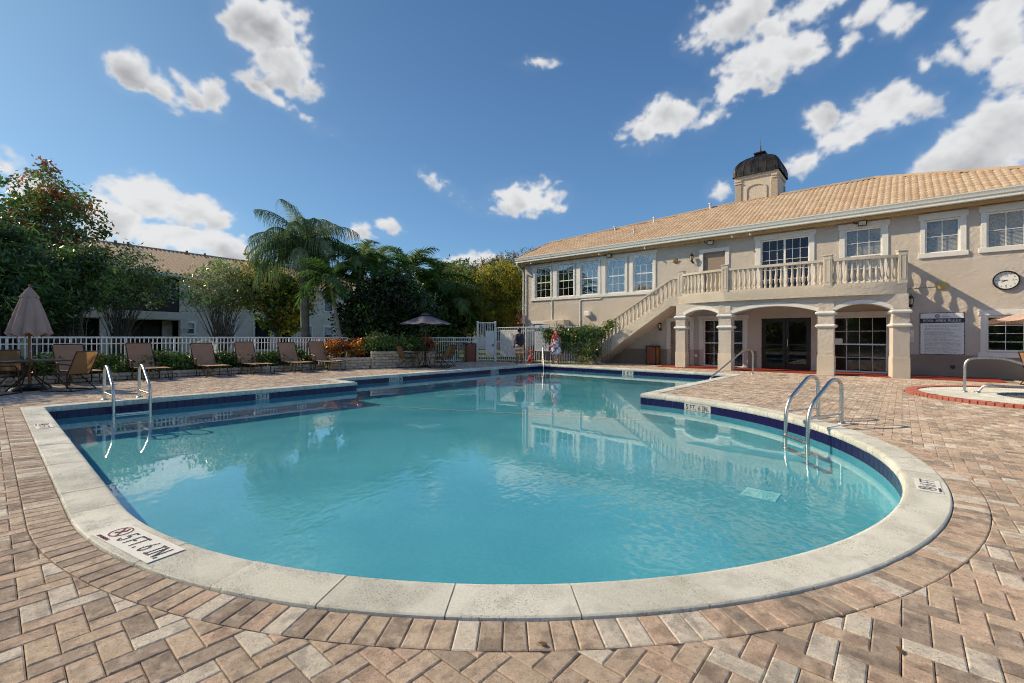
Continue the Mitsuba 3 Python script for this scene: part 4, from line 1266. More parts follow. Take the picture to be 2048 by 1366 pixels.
solo('thin_cable', 'thin grey cable running along the wall from the balcony to the yellowed dome', 'cable', tube([(XW - .012, .0, 3.02), (XW - .012, -.9, 3.06)], .008, 5), 'grey_ink')
k = thing('electric_cabinet', 'beige metal cabinet on the clubhouse wall behind the ivy', 'cabinet')
put(k, 'body', bbx(XW - .55, XW - .004, 14.0, 15.42, 1.2, 2.26, .02), 'cream'); put(k, 'door', bbx(XW - .57, XW - .551, 14.5, 15.36, 1.25, 2.2, .006), 'cream'); put(k, 'vent', bx(XW - .556, XW - .551, 14.1, 14.3, 1.4, 2.0), 'grey_ink')
solo('pipe_cap', 'black round pipe outlet low on the clubhouse wall under the rules sign', 'pipe', frame_to(disc((0, 0, 0), .06, 'z', .06, 14), wall_at(-1.27, .34, .014), EXW, EYW), 'black')
solo('outlet_cover', 'small grey outlet cover low on the wall between the tan door and french window', 'outlet', bbx(XW - .06, XW - .015, 7.05, 7.17, .42, .54, .008), 'gutter')
solo('paper_notice', 'white paper notice inside the right french window', 'notice', bx(XW + .090, XW + .092, 1.72, 1.98, 1.06, 1.28), 'white')

# ------------------------------------------------------------------ planter walls of tumbled blocks
def block_run(k, a, b, z0, n_courses, ch=0.105, bl=0.30, th=0.20, first=0, step_from=None):
    a, b = np.array(a, float), np.array(b, float); L = np.linalg.norm(b - a); ang = math.atan2(*(b - a)[::-1])
    for c in range(n_courses):
        s = -(c % 2) * bl / 2
        while s < L - 0.02:
            s0, s1 = max(s, 0), min(s + bl * rng.uniform(.92, 1.08), L)
            if s1 - s0 > .06:
                j = rng.uniform(-.010, .010)
                V = bbx(s0 + .007, s1 - .007, -th / 2 + j, th / 2, z0 + c * ch + .006, z0 + (c + 1) * ch - .005, .018)
                V = move(V, (a[0], a[1], 0), ang)
                put(k, 'block', V, 'block', uv=np.tile(rng.random(2), (len(V[0]), 1)))
            s = s1 if s1 < L else L + 1


pl = thing('low_planter', 'low two course stone planter edging behind the row of loungers', 'planter wall')
block_run(pl, (-3.0, 17.55), (8.75, 17.45), 0.0, 2)
put(pl, 'soil', sheet(Polygon([(-3.2, 17.6), (8.8, 17.5), (10.5, 18.4), (-3.2, 18.4)]), 0.13), 'soil')
ph_ = thing('raised_planter', 'curved raised planter of stacked stone blocks beside the parasol table', 'planter wall')
block_run(ph_, (8.75, 17.0), (10.2, 16.42), 0.0, 4, .115)
block_run(ph_, (10.2, 16.42), (12.0, 15.95), 0.0, 6, .115)
block_run(ph_, (12.0, 15.95), (13.6, 16.5), 0.0, 6, .115)
block_run(ph_, (13.6, 16.5), (14.1, 17.6), 0.0, 5, .115)
put(ph_, 'soil', cat([sheet(Polygon([(8.8, 17.1), (10.2, 16.5), (10.6, 18.3), (8.9, 18.3)]), .42), sheet(Polygon([(10.2, 16.5), (12, 16.05), (13.5, 16.6), (14.0, 17.6), (13, 19.5), (10.6, 18.3)]), .62)]), 'soil')


# ------------------------------------------------------------------ fences
def fence(name, lab, pts, h, spacing=0.114, post_gap=1.24, z0=0.03, pw=0.024, railh=0.045):
    k = thing(name, lab, 'fence')
    for a, b in zip(pts[:-1], pts[1:]):
        a, b = np.array(a, float), np.array(b, float); L = np.linalg.norm(b - a); ang = math.atan2(*(b - a)[::-1])
        pl_ = lambda m: move(m, (a[0], a[1], 0), ang)
        n = max(1, round(L / post_gap)); g = L / n
        for i in range(n + 1):
            if i == 0 and tuple(a) != tuple(pts[0]): continue
            put(k, 'post', pl_(cat([bbx(i * g - .03, i * g + .03, -.03, .03, 0, h - .012, .006)])), 'vinyl')
        put(k, 'rail', pl_(bbx(-.03, L + .03, -.034, .034, h - .010, h + .04, .008)), 'vinyl')
        put(k, 'rail', pl_(bbx(.0, L, -.018, .018, h - .19, h - .155, .004)), 'vinyl')
        put(k, 'rail', pl_(bbx(.0, L, -.018, .018, z0 + .05, z0 + .09, .004)), 'vinyl')
        for i in range(n):
            q = max(1, round(g / spacing))
            for j in range(1, q): put(k, 'picket', pl_(bx(i * g + g * j / q - pw / 2, i * g + g * j / q + pw / 2, -pw / 2, pw / 2, z0, h - .008)), 'vinyl')


fence('white_fence', 'long low white picket fence behind the loungers and hedge', [(-4.6, 18.25), (10.2, 18.25)], 1.235)
fence('white_fence', 'short low white picket fence left of the tall gate', [(13.2, 18.35), (16.85, 17.02)], 1.24)
FA, FB = np.array([17.54, 16.25]), np.array([18.80, 11.22])
fence('tall_white_fence', 'tall white picket fence behind the standing people with the rules sign on it', [tuple(FA), tuple(FB), (19.45, 11.15)], 1.78, .125, 1.75)

gk = thing('white_gate', 'tall white gate with solid lower panel standing above the fence', 'gate')
ga, gb = np.array([16.90, 16.98]), np.array([17.52, 16.30]); gl = np.linalg.norm(gb - ga); gan = math.atan2(*(gb - ga)[::-1])
gm_ = lambda m: move(m, (ga[0], ga[1], 0), gan)
for s in (0, gl): put(gk, 'post', gm_(cat([bbx(s - .05, s + .05, -.05, .05, 0, 2.10, .01), bbx(s - .065, s + .065, -.065, .065, 2.101, 2.14, .015)])), 'vinyl')
for z in (2.02, .06): put(gk, 'rail', gm_(bbx(.052, gl - .052, -.03, .03, z, z + .06, .006)), 'vinyl')
for j in range(1, 9): put(gk, 'picket', gm_(bx(.05 + (gl - .1) * j / 9 - .014, .05 + (gl - .1) * j / 9 + .014, -.014, .014, .12, 2.02)), 'vinyl')
put(gk, 'solid_panel', gm_(bbx(.42, gl - .055, -.036, -.016, .35, 1.62, .005)), 'vinyl')
put(gk, 'latch', gm_(cat([bbx(gl - .16, gl - .06, -.07, -.038, .82, .92, .008), bx(gl - .14, gl - .10, -.10, -.07, .85, .88)])), 'grey_ink')
k = thing('privacy_screen', 'white solid screen panel with a diagonal brace behind the gate fence', 'screen')
sa = FA + np.array([.30, -.05]); sb = sa + (FB - FA) / np.linalg.norm(FB - FA) * 1.05
L_ = np.linalg.norm(sb - sa); an = math.atan2(*(sb - sa)[::-1])
put(k, 'panel', move(bbx(0, L_, -.015, .015, .25, 1.66, .005), (*sa, 0), an), 'white')
put(k, 'brace', move(prism(Polygon([(.15, 1.55), (.25, 1.62), (L_, .95), (L_, .80)]), .02, .045, 'y'), (*sa, 0), an), 'vinyl')

# rules sign on the tall fence
fd = (FB - FA) / np.linalg.norm(FB - FA)
sc_ = FA + fd * 2.66 + np.array([-.97, -.24]) * 0.07
rules_board('rules_sign', 'white rules sign with navy heading hung on the tall white fence', np.array([sc_[0], sc_[1], 1.25]), np.array([fd[0], fd[1], 0]), 0.80, 1.34, seed=9)

# ------------------------------------------------------------------ furniture
TR = 0.014


def place(parts, key, x, y, ang):
    for nm, mesh, mat, kw in parts: put(key, nm, move(mesh, (x, y, 0), ang), mat, **kw)


def lounger_parts(back=64):
    """axis along -y to the foot; head end at y = +0.62"""
    P_ = []
    w = 0.32; zs = 0.36; yb = 0.55
    ca, sa_ = math.cos(rad(back)), math.sin(rad(back)); Lb = 0.80
    top = (0, yb + Lb * ca, zs + Lb * sa_)
    n = 9
    def sheet_strip(p0, p1, sag):
        t = np.linspace(0, 1, n); V = []
        for x in (-w + .015, -w / 3, w / 3, w - .015):
            q = np.array(p0) + t[:, None] * (np.array(p1) - np.array(p0)); q = q.copy(); q[:, 0] = x
            q[:, 2] -= sag * 4 * t * (1 - t) * (1 if abs(x) < w / 2 else .4); V.append(q)
        V = np.vstack(V); F = []
        for r in range(3):
            for c in range(n - 1): k = r * n + c; F += [[k, k + n, k + n + 1], [k, k + n + 1, k + 1]]
        return V, np.array(F)
    P_.append(('seat_sling', sheet_strip((0, yb - .02, zs + .012), (0, -.70, zs + .012), .018), 'sling', dict(smooth=True)))
    P_.append(('back_sling', sheet_strip((0, yb, zs + .015), top, .015), 'sling', dict(smooth=True)))
    fr = [tube(bend([(s * w, yb, zs), (s * w, -.72, zs)], .01) if False else [(s * w, yb + .1, zs), (s * w, -.72, zs)], TR, 8) for s in (-1, 1)]
    fr += [tube([(-w, y, zs), (w, y, zs)], TR, 8) for y in (-.72, yb + .1)]
    P_.append(('frame', cat(fr), 'frame_metal', dict(smooth=60)))
    P_.append(('back_frame', cat([tube(bend([(-w, yb, zs), (-w, top[1], top[2]), (w, top[1], top[2]), (w, yb, zs)], .05), TR, 8)]), 'frame_metal', dict(smooth=60)))
    for y, in ((-.52,), (.42,)):
        for s in (-1, 1):
            P_.append(('leg_loop', tube(bend([(s * w, y - .16, zs), (s * (w + .02), y - .13, .015), (s * (w + .02), y + .13, .015), (s * w, y + .16, zs)], .06), TR, 8), 'frame_metal', dict(smooth=60)))
    for s in (-1, 1):
        P_.append(('arm', tube(bend([(s * (w + .02), .30, zs), (s * (w + .03), .26, zs + .20), (s * (w + .03), .62, zs + .24), (s * w, .72, zs + .18)], .07), TR, 8), 'frame_metal', dict(smooth=60)))
    P_.append(('back_prop', tube([(0, yb + .30, zs + .52 * sa_), (0, yb + .42, .02)], .010, 6), 'frame_metal', dict(smooth=60)))
    return P_


LPS = [lounger_parts(q) for q in (64, 61, 67, 63, 66, 60)]
for i, (x, y, a, lab) in enumerate([
    (3.16, 17.0, .10, 'brown sling lounger nearest the left pool ladder, first of the row of five'),
    (4.72, 16.98, .10, 'brown sling lounger second in the row before the white fence'),
    (6.08, 16.98, .06, 'brown sling lounger in the middle of the row of five'),
    (7.42, 16.95, .05, 'brown sling lounger fourth in the row towards the orange croton'),
    (8.58, 16.82, .02, 'brown sling lounger at the end of the row beside the orange croton'),
    (1.62, 16.95, .15, 'brown sling lounger half hidden behind the chair at the closed parasol table')]):
    k = thing('sun_lounger', lab, 'sun lounger', 'loungers along the planter'); place(LPS[i], k, x + [0, .03, -.02, .04, 0, 0][i], y, a + [.03, -.05, .04, -.04, .05, 0][i])


def chair_parts(sling='sling_thin'):
    """faces +y; seat 0.42 high"""
    P_ = []; w = .27
    def strip(p0, p1, sag, mid=None):
        t = np.linspace(0, 1, 8); V = []
        for x in (-w + .02, 0, w - .02):
            q = np.array(p0) + t[:, None] * (np.array(p1) - np.array(p0)); q[:, 0] = x; q[:, 2] -= sag * 4 * t * (1 - t) * (1 if x == 0 else .5); V.append(q)
        V = np.vstack(V); F = []
        for r in range(2):
            for c in range(7): k = r * 8 + c; F += [[k, k + 8, k + 9], [k, k + 9, k + 1]]
        return V, np.array(F)
    P_.append(('seat', strip((0, .25, .43), (0, -.22, .39), .02), sling, dict(smooth=True)))
    P_.append(('backrest', strip((0, -.22, .40), (0, -.44, .92), .02), sling, dict(smooth=True)))
    for s in (-1, 1):
        P_.append(('side_frame', cat([tube(bend([(s * w, .27, .43), (s * w, -.22, .39), (s * w, -.45, .93)], .06), TR, 8)]), 'frame_metal', dict(smooth=60)))
        P_.append(('leg', tube(bend([(s * (w + .02), .40, .015), (s * (w + .03), .26, .62), (s * (w + .03), -.20, .64), (s * (w + .0), -.33, .60)], [.09, .08]), TR, 8), 'frame_metal', dict(smooth=60)))
        P_.append(('leg', tube([(s * w, .10, .41), (s * (w + .02), -.36, .015)], TR, 8), 'frame_metal', dict(smooth=60)))
        P_.append(('runner', tube([(s * (w + .02), .40, .015), (s * (w + .02), -.36, .015)], TR, 8), 'frame_metal', dict(smooth=60)))
    P_.append(('stretcher', cat([tube([(-w, y, z), (w, y, z)], TR, 8) for y, z in ((-.36, .015), (.27, .43), (-.45, .93))]), 'frame_metal', dict(smooth=60)))
    return P_


CP = chair_parts(); CP2 = chair_parts('sling')
for x, y, a, lab in [(1.28, 14.98, rad(38), 'brown sling chair with sunlit tan back right of the closed parasol table'),
                     (0.02, 14.95, rad(-42), 'brown sling chair cut by the left edge of the photo at the closed parasol table'),
                     (0.35, 16.75, rad(190), 'brown sling chair behind the closed parasol table'),
                     (11.45, 15.60, rad(-100), 'brown sling chair on the left side of the open parasol table'),
                     (12.35, 14.62, rad(25), 'brown sling chair with orange lit back on the near side of the open parasol table'),
                     (13.15, 15.25, rad(80), 'brown sling chair on the far right side of the open parasol table')]:
    k = thing('sling_chair', lab, 'chair', 'chairs at the parasol tables'); place(CP, k, x, y, a)


def table(x, y, r, lab, mat='frame_metal'):
    k = thing('round_table', lab, 'table', 'parasol tables')
    put(k, 'table_top', move(lathe([(0, .715), (r - .02, .715), (r, .708), (r, .69), (r - .02, .682), (0, .682)], 40), (x, y, 0)), mat, smooth=30)
    for i in range(4):
        a = i * PI / 2 + .6; c, s = math.cos(a), math.sin(a)
        put(k, 'leg', tube(bend([(x + .12 * c, y + .12 * s, .68), (x + .10 * c, y + .10 * s, .35), (x + r * .62 * c, y + r * .62 * s, .015)], .15), .016, 8), 'frame_metal', smooth=60)


table(0.65, 15.80, .76, 'round brown patio table under the closed parasol')
table(12.15, 15.35, .55, 'round brown patio table under the open grey parasol')
k = thing('closed_parasol', 'closed mauve parasol on a wooden pole standing through the left table', 'parasol')
ux, uy = 0.65, 15.80
put(k, 'pole', tube([(ux, uy, .05), (ux, uy, 2.40)], .024, 12), 'pole_wood', smooth=60)
put(k, 'base', move(lathe([(0, .14), (.06, .14), (.07, .11), (.22, .085), (.34, .05), (.39, .0)], 28), (ux, uy, 0)), 'black', smooth=40)


def folded(z0, z1, r0, r1, folds=8, seed=0, n=128, rows=16, hem=.05, power=.85):
    a = np.arange(n) * 2 * PI / n; V = []
    for i in range(rows):
        t = i / (rows - 1); r = r0 + (r1 - r0) * t ** power
        amp = .30 * t ** .6
        q = r * (1 - amp + amp * np.abs(np.cos(folds * a / 2 + .4 * t + .2 * np.sin(3 * a + seed))) * 1.25)
        z = z0 + (z1 - z0) * t + (hem * np.cos(folds * a + 1) * t if i == rows - 1 else 0)
        V.append(np.column_stack([ux + q * np.cos(a), uy + q * np.sin(a), np.full(n, z) if np.isscalar(z) else z]))
    V = np.vstack(V); F = []
    for i in range(rows - 1):
        b = i * n + np.arange(n); c = i * n + (np.arange(n) + 1) % n
        F += [np.stack([b, c + n, c], 1), np.stack([b, b + n, c + n], 1)]
    return V, np.vstack(F)


put(k, 'canopy', folded(2.32, 1.32, .10, .385), 'canopy', smooth=True)
put(k, 'vent_cap', folded(2.46, 2.20, .015, .17, seed=2, hem=.02, rows=8), 'canopy', smooth=True)
put(k, 'finial', move(lathe([(0, 2.53), (.02, 2.51), (.028, 2.48), (.015, 2.45), (.018, 2.42)], 10), (ux, uy, 0)), 'pole_wood', smooth=50)
for i in range(4):
    a = i * PI / 2 + .3
    put(k, 'rib', tube([(ux + .04 * math.cos(a), uy + .04 * math.sin(a), 1.55), (ux + .22 * math.cos(a), uy + .22 * math.sin(a), 1.25)], .010, 6), 'pole_wood')


def open_parasol(x, y, ztop, zedge, r, mat, lab, pole='pole_wood', pole_top=None):
    k = thing('open_parasol', lab, 'parasol')
    n, rows = 8, 7; V = []
    A = np.arange(64) * 2 * PI / 64
    for i in range(rows):
        t = i / (rows - 1)
        rr = r * t * (np.cos(PI / 8) / np.cos((A % (PI / 4)) - PI / 8))
        sag = .05 * t * np.abs(np.sin(4 * A)) * (t < 1.1)
        V.append(np.column_stack([x + rr * np.cos(A), y + rr * np.sin(A), ztop - (ztop - zedge) * t ** 1.08 - sag]))
    V = np.vstack(V); F = []
    for i in range(rows - 1):
        b = i * 64 + np.arange(64); c = i * 64 + (np.arange(64) + 1) % 64
        F += [np.stack([b, b + 64, c + 64], 1), np.stack([b, c + 64, c], 1)]
    put(k, 'canopy', (V, np.vstack(F)), mat, smooth=35)
    put(k, 'vent_cap', move(lathe([(0.0, ztop + .07), (.10, ztop + .055), (.22, ztop + .0)], 16), (x, y, 0)), mat, smooth=40)
    put(k, 'pole', tube([(x, y, .0), (x, y, ztop + .02)], .022, 10), pole, smooth=60)
    for i in range(8):
        a = i * PI / 4
        put(k, 'rib', tube([(x, y, ztop - .03), (x + r * .97 * math.cos(a), y + r * .97 * math.sin(a), zedge - .005)], .009, 5), pole)
        put(k, 'strut', tube([(x + .02 * math.cos(a), y + .02 * math.sin(a), zedge - .1), (x + r * .5 * math.cos(a), y + r * .5 * math.sin(a), (ztop + zedge) / 2 - .04)], .008, 5), pole)
    put(k, 'base', move(lathe([(0, .1), (.06, .1), (.22, .06), (.27, 0)], 20), (x, y, 0)), 'black', smooth=40)
    put(k, 'finial', move(lathe([(0, ztop + .13), (.02, ztop + .11), (.02, ztop + .07)], 8), (x, y, 0)), pole)


open_parasol(12.15, 15.35, 2.23, 1.86, 1.10, 'canopy_grey', 'open grey parasol over the small patio table by the raised planter', 'frame_metal')
open_parasol(18.75, -3.62, 2.38, 1.83, 1.62, 'canopy_pink', 'pink tan parasol entering at the right edge before the clubhouse window')
k = thing('sling_chair', 'brown sling chair at the right edge between the spa rail and the clubhouse wall', 'chair', 'chairs at the parasol tables'); place(CP2, k, 19.0, -2.95, rad(-130))


def receptacle(x, y, ang, h, w, d, lab):
    k = thing('litter_bin', lab, 'litter bin')
    M = lambda m: move(m, (x, y, 0), ang)
    put(k, 'frame', M(cat([bbx(sx_ * w / 2 - .025, sx_ * w / 2 + .025, sy_ * d / 2 - .025, sy_ * d / 2 + .025, 0, h, .006) for sx_ in (-1, 1) for sy_ in (-1, 1)] + [bbx(-w / 2 - .04, w / 2 + .04, -d / 2 - .04, d / 2 + .04, h, h + .05, .015)])), 'black')
    put(k, 'red_panel', M(bbx(-w / 2 + .026, w / 2 - .026, -d / 2 - .012, d / 2 + .012, .06, h - .03, .004)), 'bin_red')
    put(k, 'tan_panel', M(bbx(-w / 2 - .012, w / 2 + .012, -d / 2 + .026, d / 2 - .026, .06, h - .03, .004)), 'bin_tan')


receptacle(20.75, 9.02, rad(90), .86, .46, .42, 'red and tan litter bin with black frame under the stair')
receptacle(16.35, 17.0, rad(-30), .92, .50, .50, 'red and tan litter bin with black frame left of the white gate')

# ------------------------------------------------------------------ plants
def leaf_quads(C, D, S, L, W, col):
    """rhombic leaves: centres C, axes D, side axes S"""
    L, W = np.broadcast_to(L, len(C))[:, None], np.broadcast_to(W, len(C))[:, None]
    V = np.stack([C - D * L / 2, C + S * W / 2 + D * L * .08, C + D * L / 2, C - S * W / 2 + D * L * .08], 1).reshape(-1, 3)
    i = np.arange(len(C))[:, None] * 4
    F = np.stack([i + [0, 1, 2], i + [0, 2, 3]], 1).reshape(-1, 3)
    return V, F, np.repeat(col, 4, axis=0)


def unit(v): return v / (np.linalg.norm(v, axis=-1, keepdims=True) + 1e-9)


def crown(r_, blobs, clumps, per, spread, leaf, ratio, palette, weights=None, hang=0.0, shell=.40, flat=.75, jit=.22, up_bias=.35):
    """leaves in clumps through ellipsoids (cx, cy, cz, rx, ry, rz)"""
    bl = np.array(blobs, float); vol = bl[:, 3] * bl[:, 4] * bl[:, 5]
    pick = r_.choice(len(bl), clumps, p=vol / vol.sum())
    d = unit(r_.normal(size=(clumps, 3))); rr = r_.random(clumps) ** shell
    cc = bl[pick, :3] + d * rr[:, None] * bl[pick, 3:]
    pal = np.array(palette, float); ci = r_.choice(len(pal), clumps, p=weights)
    ccol = pal[ci] * r_.uniform(.65, 1.35, (clumps, 1))
    sz = spread * r_.uniform(.6, 1.4, clumps)
    k = np.repeat(np.arange(clumps), per)
    off_ = r_.normal(size=(len(k), 3)) * np.array([1, 1, flat])
    C = cc[k] + off_ * sz[k][:, None]
    C[:, 2] -= hang * np.abs(r_.normal(size=len(k))) * sz[k] * 1.2
    D = unit(r_.normal(size=(len(k), 3)) + unit(off_) * .8 + np.array([0, 0, -1.0]) * hang * 2.2)
    nrm = unit(r_.normal(size=(len(k), 3)) + np.array([0, 0, 1]) * up_bias * 3)
    S = unit(np.cross(D, nrm))
    l = leaf * r_.uniform(.65, 1.35, len(k))
    col = ccol[k] * r_.uniform(1 - jit, 1 + jit, (len(k), 1)) * (1 + .12 * r_.normal(size=(len(k), 3)) * .5)
    V, F, c = leaf_quads(C, D, S, l, l * ratio, np.clip(col, .004, .8))
    return V, F, c, cc


def limbs(r_, base, cc, n, r0, fork=.35, wob=.12, spread0=.05):
    out = []
    sel = cc[r_.choice(len(cc), min(n, len(cc)), replace=False)]
    base = np.array(base, float)
    for q in sel:
        t = np.linspace(0, 1, 7)[:, None]
        b0 = base + np.array([*r_.normal(0, spread0, 2), 0])
        mid = base + np.array([0, 0, (q[2] - base[2]) * fork]) + (q - base) * np.array([.15, .15, 0])
        p = (1 - t) ** 2 * b0 + 2 * t * (1 - t) * mid + t ** 2 * q
        p[1:-1] += r_.normal(0, wob * .3, (5, 3))
        out.append(tube(p, np.linspace(r0, r0 * .14, 7), 6, cap=False))
    return cat(out)


def tree(name, lab, base, blobs, clumps, per, spread, leaf, ratio, palette, seed, nl=14, r0=.07, weights=None, group=None, trunk_h=None, **kw):
    r_ = np.random.default_rng(seed)
    k = thing(name, lab, 'tree', group)
    lm = kw.pop('leafm', 'leaf'); fork = kw.pop('fork', .4); sp0 = kw.pop('spread0', .05)
    V, F, c, cc = crown(r_, blobs, clumps, per, spread, leaf, ratio, palette, weights, **kw)
    put(k, 'crown', (V, F), lm, color=c)
    tr = [limbs(r_, (base[0], base[1], trunk_h or base[2]), cc, nl, r0, fork, spread0=sp0)]
    if trunk_h: tr.append(tube([(base[0], base[1], base[2]), (base[0] + .05, base[1], (base[2] + trunk_h) / 2), (base[0], base[1], trunk_h + .2)], [r0 * 2.4, r0 * 2, r0 * 1.6], 10))
    put(k, 'trunk', cat(tr), 'bark', smooth=60)
    return k


DG, MG, GG, YG, OL, RD, OR = (.075, .15, .045), (.16, .29, .07), (.27, .40, .13), (.60, .54, .07), (.34, .35, .11), (.44, .16, .07), (.56, .28, .07)
PALE = (.44, .48, .30)

tree('red_leaved_tree', 'tall tree with reddish and green leaves rising at the left edge', (1.6, 33.5, 0), [(1.9, 34.0, 7.6, 1.9, 1.9, 2.6), (.4, 35.3, 6.6, 2.4, 2.2, 2.4), (2.9, 32.9, 6.6, 1.5, 1.5, 1.8), (1.9, 33.6, 9.3, 1.0, 1.0, 1.1), (3.2, 32.6, 7.9, .9, .9, .7), (-1.2, 37.2, 7.4, 2.2, 2.2, 2.4), (1.2, 34.6, 4.4, 2.4, 2.4, 1.8)],
     430, 40, .25, .24, .45, [DG, MG, OL, RD, OR, (.19, .17, .05)], 11, 60, .07, [.26, .23, .18, .14, .10, .09], trunk_h=2.6, shell=.55, leafm='glossy_leaf')
tree('oleander', 'tall dark glossy oleander behind the closed parasol at the left edge', (0.3, 26.5, 0), [(-.2, 27.6, 3.6, 2.1, 1.8, 2.3), (1.0, 26.4, 3.0, 1.5, 1.5, 1.8), (-2.2, 29.5, 4.0, 2.2, 2.2, 2.2), (.2, 27.4, 5.3, 1.3, 1.3, .9)],
     430, 50, .25, .34, .22, [DG, (.04, .085, .04), MG, GG, (.16, .20, .13)], 12, 30, .035, [.3, .3, .22, .1, .08], spread0=.3, flat=.7, up_bias=.2, shell=.45, leafm='glossy_leaf')
tree('oleander', 'dark green oleander between the red leaved tree and the apartment porch', (2.5, 27.0, 0), [(2.3, 27.4, 3.6, 1.2, 1.2, 1.6), (2.9, 26.9, 4.4, .9, .9, .8), (1.7, 27.6, 2.6, 1.2, 1.2, 1.3)],
     200, 46, .24, .28, .24, [DG, (.04, .08, .04), MG, GG], 13, 24, .03, [.35, .3, .25, .1], spread0=.25, shell=.45, leafm='glossy_leaf')
tree('multi_stem_tree', 'small bushy tree with many thin stems before the apartment porch', (4.35, 30.5, 0), [(4.7, 30.4, 4.8, 1.35, 1.35, 1.1), (5.5, 29.7, 4.0, 1.1, 1.1, .9), (3.8, 31.2, 4.1, 1.2, 1.2, 1.1), (4.7, 30.4, 3.3, 1.5, 1.5, .8)],
     190, 34, .24, .20, .34, [DG, MG, GG, OL, PALE], 14, 80, .030, [.27, .3, .18, .13, .12], spread0=.22, fork=.3, leafm='glossy_leaf')
tree('multi_stem_tree', 'small vase shaped tree with pale sparse leaves before the apartment wall', (8.05, 27.1, 0), [(8.05, 27.3, 4.2, 1.45, 1.45, 1.05), (7.2, 28.3, 3.6, .9, .9, .8), (8.9, 26.5, 3.6, .9, .9, .9), (8.05, 27.2, 3.2, 1.3, 1.3, .6)],
     190, 25, .24, .20, .38, [MG, GG, PALE, OL, (.33, .35, .22)], 15, 90, .026, [.22, .24, .24, .15, .15], spread0=.2, fork=.28, leafm='glossy_leaf')
tree('yellowing_tree', 'yellow green leafed tree left of the tall queen palm', (10.6, 26.6, 0), [(10.4, 27.2, 4.1, 1.4, 1.4, 1.5), (11.3, 26.3, 3.6, 1.2, 1.2, 1.4), (10.0, 27.7, 4.4, 1.0, 1.0, 1.0), (11.0, 26.5, 2.5, 1.3, 1.3, 1.0)],
     270, 34, .25, .24, .48, [MG, OL, YG, (.36, .26, .04), DG], 16, 34, .04, [.22, .2, .27, .14, .17], trunk_h=1.2, leafm='glossy_leaf')
tree('dark_tree', 'dense dark evergreen tree behind the open grey parasol', (12.3, 18.2, .6), [(12.3, 18.2, 2.75, 1.75, 1.75, 1.5), (11.4, 19.1, 2.2, 1.2, 1.2, 1.1), (13.2, 17.4, 2.3, 1.1, 1.1, 1.2), (12.3, 18.1, 3.6, 1.1, 1.1, .7)],
     520, 44, .19, .17, .5, [(.016, .028, .013), (.028, .05, .02), DG, MG], 17, 26, .05, [.38, .32, .22, .08], trunk_h=1.0, shell=.4, leafm='glossy_leaf')
tree('round_tree', 'green leafed tree between the palms and the weeping cypress', (25.0, 28.0, 0), [(24.6, 27.5, 5.2, 2.2, 2.2, 2.2), (26.2, 26.5, 4.4, 2.0, 2.0, 2.2), (23.4, 28.6, 4.2, 2.0, 2.0, 2.2)],
     340, 40, .34, .33, .5, [DG, MG, OL, GG], 18, 18, .1, [.35, .3, .25, .1], trunk_h=2.0, leafm='glossy_leaf')
tree('weeping_cypress', 'yellow green weeping cypress beside the clubhouse corner', (22.3, 20.8, 0), [(22.5, 20.4, 5.2, 1.3, 1.3, 1.5), (21.5, 21.4, 3.9, 1.3, 1.3, 1.3), (23.0, 19.7, 4.1, 1.2, 1.2, 1.8), (22.2, 20.7, 2.8, 1.7, 1.7, 1.2), (21.7, 21.2, 2.3, 1.2, 1.2, .9)],
     480, 60, .20, .22, .16, [DG, OL, (.17, .18, .03), YG, (.24, .22, .035)], 19, 30, .06, [.25, .22, .22, .19, .12], hang=.7, trunk_h=1.5, up_bias=.1, shell=.42)
tree('weeping_cypress', 'bronze tipped cypress rising behind the clubhouse eave', (25.6, 22.2, 0), [(25.6, 22.2, 5.6, 1.9, 1.9, 2.1), (24.6, 23.0, 6.0, 1.2, 1.2, 1.5), (26.4, 21.2, 6.2, 1.3, 1.3, 1.6)],
     360, 46, .26, .24, .2, [OL, (.16, .10, .05), (.13, .12, .04), DG, YG], 20, 30, .07, [.28, .24, .2, .16, .12], hang=.4, trunk_h=2.0, shell=.5)
tree('bare_tree', 'thin leaved grey branched tree showing above the weeping cypress', (24.0, 24.8, 0), [(24.2, 25.0, 6.0, 1.5, 1.5, 1.2), (23.2, 25.6, 5.4, 1.3, 1.3, 1.3)], 110, 26, .28, .22, .35, [OL, (.14, .12, .08), MG], 21, 40, .04, trunk_h=2.6, shell=.6)
# darker growth behind the fence closing the gaps
for i, (x, y, z, rx, rzz, lab) in enumerate([(13.8, 20.8, 1.7, 1.5, 1.6, 'dark shrub behind the palms left of the open parasol'), (16.6, 21.8, 1.9, 1.5, 1.9, 'dark shrub behind the short fence'), (19.0, 21.5, 2.2, 1.4, 2.2, 'dark shrub behind the white gate'), (-3.5, 30, 2.6, 2.8, 2.6, 'dark shrub at the far left behind the fence'), (13.2, 21.9, 1.0, 1.1, 1.0, 'leafy bush behind the leaning palms')]):
    tree('shrub', lab, (x, y, 0), [(x, y, z, rx, rx, rzz)], 170, 44, .22, .2, .45, [DG, (.015, .03, .012), MG, OL], 40 + i, 10, .03, [.4, .25, .25, .1], spread0=.2)


